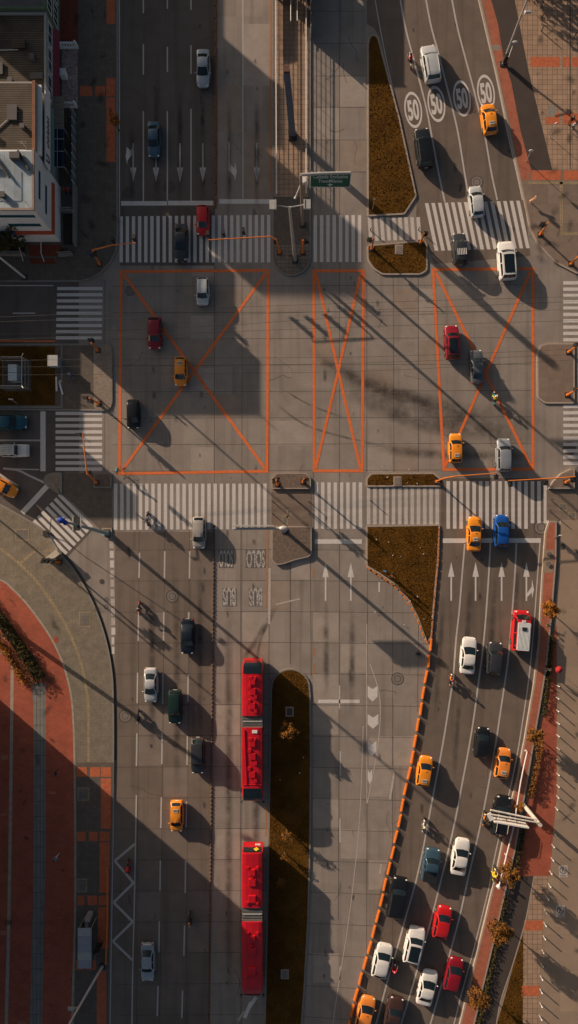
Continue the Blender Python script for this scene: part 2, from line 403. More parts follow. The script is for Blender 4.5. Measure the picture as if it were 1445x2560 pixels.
for i in range(9): bar(cw, 143-i*.4, 717.5+i*15.4, 256.5-i*.25, 725.5+i*15.4)
for i in range(10): bar(cw, 139, 1029+i*15.5, 255.5, 1037.5+i*15.5)
for i in range(10): bar(cw, 1408, 703+i*15.8, 1520, 711.5+i*15.8)
for i in range(10): bar(cw, 1408, 1012+i*15.8, 1520, 1020.5+i*15.8)
for i in range(7):
    x, yy = 148-10.6*i, 1236+10.9*i
    cw.strip([G(x, yy), G(x+82, yy+83)], 9/S, ZM)
struct(cw, 'crosswalk_markings', m_white)
wc = MB()
for i in range(9): wc.poly([G(a, c, ZM) for a, c in ((919+i*15.2, 543), (928+i*15.2, 543), (932+i*15.2, 603-i*.5), (923+i*15.2, 603-i*.5))])
for i in range(12): bar(wc, 917+i*15.6, 1219, 926+i*15.6, 1311)
struct(wc, 'crosswalk_markings', M('aged_white_paint', (.53, .475, .43), .75, .16, 3, worn=.29, **W))
for x0, y0, x1, y1 in ((303,503,418,514),(420,502,533,513.5),(548,498,674,509.5),(787,1348,905,1359.5),(1107,1346,1170,1357.5),(1171,1345.5,1352,1357),(101,1028,114,1178)): bar(mw, x0, y0, x1, y1)
bar(mw, 795, 1749, 899, 1758)
line(mw, [(56,1282),(119,1214)], 13)
for x, segs in ((358.5,((-60,33),(110,187),(278,503))),(418.5,((-60,22),(117,180),(278,502))),(477.5,((-60,25),(113,185),(272,502)))):
    for a, b_ in segs: bar(mt, x-1.6, a, x+1.6, b_)
line(mt, [(298,-300),(299,620)], 2.6); line(mt, [(607,-300),(607.5,497)], 2.6)
for p in (((349,1382),(347.5,1445)),((346.5,1530),(345.5,1602)),((344,1682),(343,1758)),((342.5,1833),(341,1915)),((412,1378),(411,1446)),((409.5,1530),(409,1602)),((407.5,1683),(406.5,1760)),((405.5,1832),(404.5,1910)),
    ((403.5,1993),(402,2070)),((401,2151),(400,2226)),((398.5,2303),(397,2381)),((395,2465),(393,2540)),((474.5,1378),(473.5,1446)),((472,1530),(471,1600)),((470.5,1687),(469.5,1755)),((468.5,1840),(467.5,1912)),
    ((466.5,2003),(465.5,2068)),((464,2153),(463,2232)),((461.5,2313),(459.5,2389)),((456.5,2476),(454.5,2545))): line(mt, p, 3.6)
line(mt, [(341,1988),(336,2250),(331,2470),(328,2800)], 3.2); line(mt, [(285,1960),(281,2200),(276,2500),(272,2800)], 3)
line(mt, [(32,783),(88,783)], 3.2)
line(mt, [(X0,1100),(101,1101)], 4); line(mt, [(X0,714),(134,714)], 3)
ZZ = [(337,2110),(287,2152),(334,2207),(284,2256),(332,2304),(282,2353),(331,2400)]
for a, b_ in zip(ZZ, ZZ[1:]):
    line(mt, [a, b_], 6, ZM+.0012*([0,1][a[0] > 310]))
for k in range(12):
    yy = 1353+k*24; (mw if k in (1, 2, 9, 10, 11) else md).poly([G(a, c, ZM) for a, c in rect(274+k*.5, yy, 284+k*.5-(k > 9)*3, yy+18)])
Lt = [[(995,-40),(1001,0),(1013,67),(1030,133),(1048,200),(1065,267),(1078,333),(1096,430),(1112,505)], [(1058,-40),(1065,0),(1078,67),(1096,133),(1113,200),(1130,267),(1145,333),(1161,430),(1174,505)],
      [(1122,-40),(1130,0),(1143,67),(1160,133),(1178,200),(1195,267),(1211,333),(1228,430),(1243,500)]]
for p in Lt: line(mt, p, 4)
line(mt, [(932,-40),(938,0),(950,70),(966,150),(985,235)], 2.2)
line(mt, [(1190,-30),(1196,0),(1218,95),(1240,190),(1268,330),(1291,430),(1306,500)], 2.6)
La = [(1162,1360),(1155,1440),(1148,1527),(1140,1600),(1133,1690),(1123,1760),(1107,1860),(1090,1950),(1073,2040),(1056,2130),(1038,2210),(1015,2290),(990,2380),(968,2455),(940,2560),(905,2680)]
Lb = [(1226,1358),(1221,1450),(1213,1560),(1205,1640),(1197,1700),(1185,1790),(1172,1870),(1157,1950),(1140,2040),(1120,2130),(1100,2210),(1080,2290),(1055,2380),(1030,2470),(1003,2560),(965,2690)]
Lc = [(1291,1358),(1287,1440),(1278,1560),(1270,1650),(1263,1700),(1251,1780),(1239,1860),(1225,1940),(1208,2030),(1188,2120),(1167,2210),(1147,2300),(1120,2400),(1096,2490),(1073,2570),(1035,2700)]
Ld = [(1350,1358),(1343,1450),(1335,1560),(1327,1650),(1319,1720),(1307,1800),(1294,1880),(1280,1950),(1255,2060),(1235,2150),(1222,2220),(1200,2310),(1180,2390),(1155,2480),(1132,2570),(1095,2700)]
for p, w in ((La,4),(Lb,4),(Lc,4),(Ld,3)): line(mt, p, w)
line(mt, [(8,1171),(45,1176),(75,1190),(112,1207)], 5); line(mt, [(-40,1165),(0,1187),(45,1216)], 6); line(mt, [(10,1172),(98,1174)], 3, ZM+.0015)
def arrow(m, x, tip, tail, up=1):                # straight arrow
    h = tip+37*up
    m.poly([G(a, b_, ZM) for a, b_ in ((x, tip), (x-8, h), (x+8, h))]); bar(m, x-2, min(h, tail), x+2, max(h, tail))
for x in (814, 877): arrow(mw, x, 1406, 1502)
for x, x2 in ((1128,1125),(1189,1186),(1254,1251),(1316,1315)): arrow(mw, x, 1405, 1502)
for x in (390, 450, 507, 642): arrow(mw, x, 456, 358, -1)
arrow(mw, 333, 456, 358, -1)
mw.poly([G(a, b_, ZM+.001) for a, b_ in ((317,368),(327,377),(331,364),(331,385),(319,401),(318,412),(314,392))])
mw.poly([G(a, b_, ZM) for a, b_ in ((571,355),(575,355),(575,410),(586,421),(588,405),(592,428),(587,453),(586,440),(571,425))])
mw.poly([G(a, b_, ZM+.001) for a, b_ in ((1317,1484),(1329,1467),(1330,1448),(1335,1474),(1330,1496),(1329,1482),(1317,1494))])
# chevron taper between the bus lanes
line(md, [(917,1560),(917,1700),(917,1850),(917,2008)], 2.2); line(md, [(925,1660),(945,1720),(951,1780),(945,1860),(930,1950),(918,2008)], 2.4, ZM+.001)
for k, (yy, w, h) in enumerate(((1714,25,40),(1785,27,37),(1852,22,38),(1924,11,36))):
    mw.poly([G(a, b_, ZM) for a, b_ in ((919,yy),(919+w/2,yy+9),(919+w,yy),(919+w,yy+h-12),(919+w/2,yy+h),(919,yy+h-12))])
line(md, [(908,1815),(902,1990),(893,2120),(872,2300),(850,2440),(830,2570)], 2.2)
for a, b_ in (((849,1714),(849,1772)),((851,1878),(851,1940)),((850,2046),(850,2106)),((953,2160),(950,2185)),((851,2416),(848,2450))): line(mt, [a, b_], 3.4)
line(md, [(978,1925),(984,1935),(975,1998)], 5); line(md, [(690,1511),(750,1497)], 3.5)
bar(mw, 946, 1455, 950, 1480); line(md, [(674,1420),(673,1560)], 6)
line(mw, [(628,2505),(611,2545)], 9); line(mw, [(641,2492),(622,2520)], 9, ZM+.001); line(md, [(610,2528),(595,2552)], 5)
struct(mw, 'road_paint', m_white); struct(mt, 'lane_lines', m_thin); struct(md, 'worn_lane_paint', m_dim)
def boxj(q, d1, d2, w=7.2):
    m = MB(); (a, b_, c, d) = q; h = w/2
    line(m, [a, b_], w); line(m, [d, c], w)
    line(m, [(a[0]+h, a[1]+h), (d[0]+h, d[1]-h)], w, ZM+.001); line(m, [(b_[0]-h, b_[1]+h), (c[0]-h, c[1]-h)], w, ZM+.001)
    line(m, d1, w, ZM+.002); line(m, d2, w, ZM+.003)
    struct(m, 'box_junction_marking', m_orange)
boxj(((299,679),(674,676),(671,1178),(295,1184)), [(309,685),(663,1172)], [(665,683),(304,1178)])
boxj(((781,677),(912,677),(909,1177),(782,1177)), [(790,683),(901,1172)], [(902,683),(789,1172)])
boxj(((1079,674),(1336,672),(1336,1173),(1106,1174)), [(1090,682),(1328,1168)], [(1326,680),(1112,1168)])
m = MB(); line(m, [(X0,852),(137,853)], 4); struct(m, 'yellow_edge_line', m_orange)
m = MB(); line(m, [(668.5,1318),(668,1470)], 4); line(m, [(666,1470),(666,1520)], 2.5); line(m, [(785,1620),(785,1640)], 4); line(m, [(785,1660),(785,1685)], 4); line(m, [(783,1420),(783,1445)], 4)
line(m, [(677,-300),(677,480)], 3); line(m, [(784,520),(784,545)], 3); line(m, [(666,2010),(665,2090)], 3.5)
struct(m, 'orange_lane_paint', M('faded_orange_paint', (.40,.17,.07), .8, .2, 2, worn=.36, **W))
def words(body, px, py, w, h, rot, mat, z=ZM, off=.0, name='road_lettering'):
    me = text_mesh(body, 1.0, off); xs = [v.co.x for v in me.vertices]; ys = [v.co.y for v in me.vertices]
    cx, cy = (min(xs)+max(xs))/2, (min(ys)+max(ys))/2; kx, ky = w/S/(max(xs)-min(xs)), h/S/(max(ys)-min(ys))
    for v in me.vertices: v.co = ((v.co.x-cx)*kx, (v.co.y-cy)*ky, 0)
    me.materials.append(mat); o = link(name, me, None, G(px, py, z)); o.rotation_euler.z = R(rot); o['kind'] = 'structure'; return o
m = MB(); bar(m, 614, 1374, 664, 1420, .0128); bar(m, 547, 1376, 584, 1420, .0128); bar(m, 556, 1470, 592, 1516, .0128); bar(m, 622, 1470, 656, 1516, .0128); struct(m, 'dark_road_patch', m_patch)
words('SOLO', 639, 1397, 46, 44, 180, m_faded, ZM+.002, .03); words('BUS', 639, 1492, 33, 46, 180, m_faded, ZM+.002, .03)
words('BUS', 573, 1492, 33, 46, 180, m_faded, ZM+.002, .03); words('SOLO', 565, 1397, 34, 42, 180, m_dim, ZM+.002, .02)
for x, y in ((1033,275),(1091,260),(1155,246),(1215,232)):
    m = MB(); m.ring(G(x, y, ZM), 18.3/S, 21.8/S, ky=2.1, rot=R(8), n=40); struct(m, 'speed_limit_ring', m_white)
    words('50', x, y, 28, 52, 8, m_white, ZM, .035, 'speed_limit_number')
# manhole covers
for x, y, r, dk in ((423,467,16,1),(322,482,15,1),(431,1491,16,0),(313,1790,16,0),(994,1697,16,0),(1192,455,16,0),(325,728,12,0),(255,1454,6.5,1),(1423,1121,17,1),(1353,1318,19,0),(266,1499,6,0),(265,1517,6,0),
                    (1282,573,6,1),(1405,1366,7,1),(1370,1385,6,0),(1368,1410,6,0),(982,2500,16,0),(1275,377,6,1)):
    m = MB(); z = .009 if x not in (1370, 1368, 1405) else KZ+.345 if x != 1405 else KZ+.01
    m.disc(G(x, y, z), r/S, 0); m.ring(G(x, y, z+.003), r*.86/S, r/S, 1); m.ring(G(x, y, z+.003), r*.45/S, r*.55/S, 1)
    o = struct(m, 'manhole_cover', [m_iron if dk else m_ironl, m_iron])

# ------------------------------------------------------------------ pavements and islands
def island(name, pts, top, z=KZ, kerb=.2, side=m_kerb, r=0, base=0.0):
    if r: pts = round_poly([(a, b_, 0) for a, b_ in pts], r)
    m = MB(); m.prism([A(a, b_, z) for a, b_ in pts], base-.02, z, 0, 1, kerb); return struct(m, name, [side, top], recalc=True)
def sheet(name, pts, mat, z): return flat(pts, z, name, mat)
Z1 = KZ+.004; Z2 = KZ+.008
island('pavement', [(X0,Y0),(295,Y0),(295,600),(291,630),(277,657),(252,684),(228,698),(205,704),(X0,705)], m_walkd, side=m_kerbd)
for q in (rect(266,-60,288,60), rect(200,215,231,240), rect(238,215,262,240), rect(266,195,288,240), rect(266,243,288,405)): sheet('tile_strip', q, m_tile, Z1)
sheet('terrace_tiles', rect(151,Y0,195,112), M('maroon_tiles', (.20,.045,.02), .9, .2, 1.5, grid=(.3,.3,.02,.7), **W), Z1)
island('island', [(X0,859),(268,859),(281,868),(281,1010),(270,1027),(X0,1023)], m_walkd, side=m_kerbd, r=9)
sheet('pebble_pad', round_poly([(a, b_, 0) for a, b_ in [(234,863),(278,863),(278,1023),(234,1023)]], 10), m_pebble, Z1)
LAWN = []
def lawn(pts, z, r=0, dens=1.0):
    if r: pts = round_poly([(a, b_, 0) for a, b_ in pts], r)
    sheet('lawn', pts, m_grass, z); LAWN.append((pts, z, dens))
lawn(rect(X0+250,866,138,1013), Z1)
m = MB(); m.strip([G(155,863), G(155,1021)], .2, Z2); m.strip([G(X0,1018), G(154,1018)], .2, Z2+.002); m.strip([G(X0,862), G(154,862)], .2, Z2+.002); struct(m, 'island_edging', m_kerbd)
island('pavement', [(157,1182),(279,1182),(281,1344),(264,1337),(158,1236)], m_walkd, .03, .02, m_kerbd)
island('island', [(106,1203),(113,1188),(130,1181),(155,1181),(155,1240),(120,1218)], m_pebble, KZ, .18, m_kerbd, r=5)
island('island', rect(234,1183,279,1220), m_rough, KZ, .15, m_kerbd)
island('island', [(255,1320),(279,1320),(280,1350),(268,1347),(252,1334)], m_rough, KZ, .12)
# lower-left pavement and red plaza
KL = [(0,1259),(60,1293),(112,1327),(150,1380),(187,1426),(221,1482),(247,1540),(266,1600),(278,1660),(284,1730),(285,1900),(280,2110),(273,2410),(268,2650)]
island('pavement', [(X0,1045)]+sm(KL, 5)+[(262,Y1),(X0,Y1)], m_cobble, KZ, .2, m_kerbd)
m = MB(); line(m, [(a+3.5, b_-2.5*(b_ < 1500)) for a, b_ in KL[3:11]], 7, .0085); struct(m, 'edge_strip', m_iron)  # dark strip on the road following the curved kerb
RB = [(-160,1370),(0,1448),(30,1470),(62,1502),(97,1547),(127,1592),(151,1640),(168,1690),(179,1742),(184,1800),(187,1900),(189,2100),(188,2300),(183,2480),(178,2700)]
sheet('plaza', [(X0,1370)]+sm(RB, 4)+[(176,Y1),(X0,Y1)], m_redp, Z1)
mb = MB()
for _ in range(26):
    x, y = rnd(-5,175), rnd(1500,2560); w, h = rnd(6,22), rnd(5,16)
    if x+w < 78 or 120 < x and x+w < 150: mb.poly([A(a, b_, Z1+.0015+.00005*_) for a, b_ in rect(x, y, x+w, y+h)], _ % 2)
struct(mb, 'replaced_bricks', [M('new_red_brick', (.33,.07,.04), .9, .2, 1, brick=(.5,.25,.01,.85), **W), M('faded_red_brick', (.40,.15,.09), .9, .25, 1, brick=(.5,.25,.01,.85), **W)])
PS = []
for _ in range(70):
    r = rnd(.2,.8); x, y = random.choice([(rnd(0,180), rnd(1480,2560)), (rnd(60,270), rnd(1420,1900)), (rnd(195,285), rnd(0,690)), (rnd(1330,1440), rnd(20,420)), (rnd(1398,1440), rnd(1400,2500)), (rnd(1320,1440), rnd(460,660))])
    q = rnd(4,22); a = rnd(0,3.1); PS.append(([G(x+math.cos(a)*q*k_/3, y+math.sin(a)*q*k_/3, 0) for k_ in range(7)], r*1.6, KZ+.0135+.00004*_))
fade_strip('paving_stains', PS, M('paving_stain', (.05,.04,.035), .9, .2, 1.5, soft=.6, **W))
m = MB(); line(m, RB, 4.5, Z2)
line(m, [(32,1660),(28,2000),(23,2300),(17,2560),(14,2800)], 8, Z2); line(m, [(X0,1632),(16,1632)], 7, Z2); struct(m, 'plaza_edging', m_lite)
m = MB(); line(m, [(0,1370),(45,1405),(90,1450),(130,1505),(165,1562),(195,1632),(213,1700),(221,1770),(222,1905)], 7, Z1); line(m, [(52,1408),(88,1378)], 6, Z1+.002); struct(m, 'tactile_strip', m_tact)
m = MB(); line(m, [(100,1706),(100,2100),(97,2300),(91,2560),(88,2800)], 30, Z2); line(m, [(86,1712),(86,1750)], 8, Z2+.003); struct(m, 'stone_band', m_greyst)
sheet('pavement', [(190,1906),(284,1906),(279,2110),(272,2410),(262,Y1),(184,Y1),(187,2480),(191,2300),(192,2100)], m_walkd, Z1)
tl = MB()
for q in (rect(191,1918,217,1942), rect(225,1918,249,1942), rect(252,1918,277,1942), rect(252,1946,277,2072), rect(192,2079,214,2103), rect(222,2079,245,2103), rect(249,2079,274,2103), rect(249,2106,274,2232), rect(193,2239,211,2263),
          rect(219,2239,243,2263), rect(247,2239,272,2263), rect(245,2268,271,2372), rect(190,2401,208,2425), rect(216,2401,240,2425), rect(242,2427,266,2700)): tl.poly([A(a, b_, Z2) for a, b_ in q])
struct(tl, 'tile_strip', m_tile)
# central busway median, upper part
MEDT = [(681,Y0),(777,Y0),(777,640)]+[(729+48*math.cos(R(a)), 641+48*math.sin(R(a))) for a in range(0, 181, 15)]+[(681,640)]
island('median', MEDT, m_walkd, KZ, .15, m_kerbd)
sheet('platform_paving', rect(686,Y0,772,492), m_plaza, Z1)
sheet('island_paving', [(686,612),(772,612),(772,642)]+[(729+42*math.cos(R(a)), 642+42*math.sin(R(a))) for a in range(15, 181, 15)], M('median_pavers', (.19,.155,.13), .9, .2, 1, grid=(.5,.5,.03,.5), **W), Z1)
# central median, lower part
island('island', [(679,1222),(777,1222),(777,1195),(765,1182),(692,1182),(679,1195)], m_rough, .3, .12, r=4)
island('pavement', rect(678,1223,778,1316), m_flat, .03, .02)
island('island', [(679,1316),(779,1316),(779,1386),(770,1393),(742,1399),(705,1411),(690,1412),(679,1400)], m_rough, .3, .12, r=4)
MG = [(676,1725)]+[(726+50*math.cos(R(a)), 1722+51*math.sin(R(a))) for a in range(195, 346, 15)]+[(777,1740),(779,1900),(777,2100),(772,2300),(762,2480),(750,2640),(735,Y1),(650,Y1),(658,2640),(662,2480),(667,2250),(671,2000)]
island('median', MG, m_soil, KZ, .2, m_kerbd); lawn([(v.x*S+CX, CY-v.y*S) for v in inset(ccw([G(a, b_) for a, b_ in MG]), .22)], Z1)
# grassed islands on the right
def gi(pts, r=0, kerb=.2, name='island', dens=1.0, side=m_kerb):
    if r: pts = round_poly([(a, b_, 0) for a, b_ in pts], r)
    island(name, pts, m_soil, KZ, kerb, side)
    w = ccw([G(a, b_) for a, b_ in pts]); q = [(v.x*S+CX, CY-v.y*S) for v in inset(w, kerb+.02)]
    lawn(q, Z1, dens=dens)
gi([(918,110),(922,92),(934,84),(946,92),(1000,296),(1042,490),(1012,536),(918,541)], 5)
gi([(917,612),(1062,600),(1069,612),(1069,676),(1052,687),(955,687),(932,672),(918,650)], 7)
gi([(915,1217),(915,1196),(928,1182),(1085,1181),(1102,1196),(1103,1217)], 5)
gi([(915,1314),(1100,1311),(1097,1390),(1087,1500),(1080,1592),(1070,1608),(1058,1588),(1043,1545),(1019,1500),(986,1462),(950,1437),(915,1416)], 4)
island('island', [(1342,880),(1352,862),(1368,857),(1437,857),(1437,1009),(1362,1009),(1343,995)], m_flat, KZ, .2, r=6)
island('island', [(1372,1222),(1382,1204),(1402,1184),(1428,1172),(1437,1172),(1437,1222)], m_flat, .3, .15)
island('pavement', [(1436,690),(1900,690),(1900,1240),(1436,1240),(1436,1173),(1445,1165),(1445,700)], m_walk, .006, .004)
# upper-right pavement
KR = [(1105,Y0),(1197,0),(1242,190),(1271,330),(1294,430),(1311,508),(1325,575),(1343,610),(1385,655),(1440,684),(1900,690),(1900,Y0)]
island('pavement', KR, m_flat, KZ, .22)
sheet('plaza', [(1285,Y0),(1285,0),(1320,180),(1378,425),(1900,425),(1900,Y0)], m_plaza, Z1)
sheet('tile_strip', [(1130,Y0),(1206,0),(1248,190),(1280,330),(1303,450),(1322,450),(1328,425),(1302,330),(1278,205),(1258,140),(1245,60),(1228,0),(1160,Y0)], m_redb, Z2)
sheet('bike_path', [(1160,Y0),(1228,0),(1245,60),(1258,140),(1278,205),(1302,330),(1326,425),(1381,425),(1322,180),(1287,0),(1230,Y0)], m_path, Z1+.001)
for q in (rect(1326,142,1399,167), rect(1407,142,1424,167), rect(1430,142,1600,167), rect(1363,292,1400,310), rect(1390,283,1400,292), rect(1408,283,1600,310), rect(1330,426,1402,450), rect(1410,426,1600,450)): sheet('tile_strip', q, m_tile, Z2)
m = MB(); line(m, [(1424,-100),(1424,290)], 2.5, Z2+.004); line(m, [(1424,310),(1424,425)], 2.5, Z2+.004); struct(m, 'paving_channel', m_iron)
m = MB(); line(m, [(1402,456),(1403,580)], 8, Z2); line(m, [(1320,458),(1600,458)], 8, Z2); line(m, [(1399,585),(1600,585)], 8, Z2); struct(m, 'stone_band', m_tact)
sheet('utility_cover', rect(1368,263,1389,291), M('cover_concrete', (.25,.22,.19), .9, .3, 3, **W), Z2); sheet('utility_cover', rect(1232,112,1250,126), MATS['cover_concrete'], Z2+.003)
# lower-right plaza
island('pavement', [(1366,1224),(1900,1224),(1900,1300),(1366,1300)], m_flat, .03, .02)
KD = [(1363,1332),(1355,1450),(1346,1600),(1336,1700),(1311,1850),(1291,1950),(1266,2060),(1241,2180),(1210,2310),(1176,2450),(1150,2560),(1110,2720)]
PI_ = [(1393,1302),(1391,1400),(1380,1540),(1368,1660),(1352,1760),(1340,1830),(1320,1950),(1300,2060),(1288,2130),(1262,2240),(1225,2400),(1187,2560),(1150,2720)]
island('pavement', [(1401,1301),(1900,1301),(1900,Y1),(1100,Y1)]+[(a+8, b_) for a, b_ in PI_[:0:-1]], m_plazc, KZ-.02, .05)
island('planter', [(1372,1302),(1392,1302)]+PI_[1:]+KD[::-1], m_redb, .34, .2)
for q in ([(1361,1375),(1386,1375),(1381,1432),(1357,1432)],): sheet('concrete_band', q, m_plazc, .344)
ZP = KZ-.02
sheet('red_ramp', [(1392,1560),(1392,1742),(1392,1990),(1383,2080),(1375,2190),(1286,2190),(1306,2085),(1326,1965),(1347,1840),(1362,1750),(1378,1640),(1384,1580)], m_redp, ZP+.004)
sheet('bike_path', [(1284,2190),(1334,2190),(1313,2300),(1281,2410),(1254,2490),(1240,2560),(1222,2700),(1160,2700),(1196,2560),(1234,2400),(1270,2245)], m_path, ZP+.005)
lawn([(1308,2330),(1307,2620),(1232,2620),(1242,2560),(1263,2490),(1283,2415)], ZP+.006)
m = MB(); line(m, [(1334,2190),(1313,2300),(1281,2410),(1254,2490),(1240,2560),(1225,2680)], 3, ZP+.012); struct(m, 'path_edging', m_kerb)
sheet('paver_strip', [(1334,2190),(1372,2190),(1360,2300),(1350,2430),(1345,2620),(1307,2620),(1308,2330),(1313,2300)], m_plaza, ZP+.007)
for q in ([(1311,2301),(1358,2301),(1356,2326),(1309,2326)], [(1305,2464),(1349,2464),(1348,2490),(1304,2490)]): sheet('tile_strip', q, m_tile, ZP+.011)
def nopark(x, y):                                # stencilled no-parking panel on the paving
    m = MB(); m.poly([G(a, b_, ZP+.008) for a, b_ in rect(x-11,y-15,x+11,y+15)]); struct(m, 'stencil_panel', m_dim)
    m = MB(); m.ring(G(x, y-3, ZP+.011), 7.3/S, 9/S); m.strip([G(x-6,y-9), G(x+6,y+3)], .07, ZP+.013); struct(m, 'stencil_ring', m_iron)
    words('P', x, y-3, 5, 9, 0, m_iron, ZP+.012, .03, 'stencil_letter'); words('NO', x, y+11, 13, 4, 0, m_iron, ZP+.012, .02, 'stencil_letter')
nopark(1407, 2177); nopark(1400, 2277)
for x, y, w, h in ((57,1337,35,30),(213,1548,29,38),(209,1984,30,34),(205,2212,28,34),(122,1384,18,18),(1407,1268,22,20),(1430,1288,20,18),(712,1301,15,24),(722,1284,11,22)):
    z = KZ+.014 if y != 1268 and y != 1288 and y != 1301 and y != 1284 else .036
    m = MB(); m.poly([G(a, b_, z) for a, b_ in rect(x-w/2,y-h/2,x+w/2,y+h/2)], 0); m.poly([G(a, b_, z+.003) for a, b_ in rect(x-w/2+3,y-h/2+3,x+w/2-3,y+h/2-3)], 1); struct(m, 'access_cover', [m_tact, m_walk])
for x, y, z in ((993,1203,.2),(724,1778,.25),(712,2433,.2),(997,625,.2)):
    m = MB(); m.box(*[v for v in (G(x-10,y).x, G(x+10,y).x)], G(x,y+12).y, G(x,y-12).y, 0, z, 0); m.box(G(x-7,y).x, G(x+7,y).x, G(x,y+9).y, G(x,y-9).y, z, z+.03, 1)
    tag(m.build('access_chamber', [m_kerb, m_ironl if y != 1778 else m_iron]), {1203:'pale square access chamber in the grass planter by the lower crosswalk',1778:'dark square access chamber in the grass median near the round tree',
        2433:'pale square access chamber low on the grass median by the second bus',625:'pale square access chamber in the small grass island by the upper crosswalk'}[y], 'chamber')
# grass tufts
def inside(p, x, y):
    c = False; n = len(p)
    for i in range(n):
        (xa, ya), (xb, yb) = p[i-1], p[i]
        if (ya > y) != (yb > y) and x < (xb-xa)*(y-ya)/(yb-ya)+xa: c = not c
    return c
m = MB()
for pts, z, dens in LAWN:
    xs = [p[0] for p in pts]; ys = [p[1] for p in pts]; x0, x1, y0, y1 = max(-60, min(xs)), max(xs), min(ys), min(2640, max(ys))
    for _ in range(int((x1-x0)*(y1-y0)*.085)):
        x, y = rnd(x0, x1), rnd(y0, y1)
        if not inside(pts, x, y): continue
        p = G(x, y, z); a = rnd(0, 6.28); h = rnd(.04, .13); w = rnd(.03, .07); d = Vector((math.cos(a), math.sin(a), 0)); n = Vector((-d.y, d.x, 0))*rnd(.03, .14)
        m.add([p-d*w, p+d*w, p+n+Vector((0, 0, h))], [(0, 1, 2)])
struct(m, 'grass', m_blade, 'stuff')
# ------------------------------------------------------------------ vehicles
def paint(name, col, metal=.25, rough=.38): return M('paint_'+name, col, rough, .13, 1.1, 0, metal, .35)
PT = dict(white=paint('white', (.70,.68,.65), 0), silver=paint('silver', (.42,.44,.46), .5), pale=paint('pale_silver', (.56,.57,.57), .3), grey=paint('grey', (.13,.14,.15), .4), dgrey=paint('dark_grey', (.05,.053,.058), .4),
    black=paint('black', (.012,.013,.015), .2, .3), navy=paint('navy', (.014,.022,.035), .3), green=paint('green', (.012,.035,.028), .3), taxi=paint('taxi', (.82,.27,.015), 0), taxi2=paint('taxi_pale', (.80,.25,.04), 0),
    red=paint('red', (.56,.012,.014), .1), dred=paint('dark_red', (.27,.008,.02), .2), blue=paint('blue', (.01,.10,.42), .3), steelblue=paint('steel_blue', (.06,.12,.17), .4), teal=paint('teal', (.008,.085,.12), .2), beige=paint('beige', (.40,.37,.34), .2), brown=paint('brown', (.07,.035,.028), .3))
KIND = {  # cowl, roof front, roof rear, glass base rear, roof half width, height, deck height
 'sedan': (.215, .055, -.20, -.345, .365, 1.47, .96), 'hatch': (.255, .10, -.36, -.475, .37, 1.53, 1.0), 'suv': (.245, .12, -.40, -.485, .385, 1.72, 1.08),
 'pickup': (.23, .10, -.09, -.135, .375, 1.72, 1.0), 'van': (.40, .29, -.45, -.492, .40, 1.95, 1.1), 'jeep': (.13, .08, -.455, -.49, .40, 1.85, 1.08)}
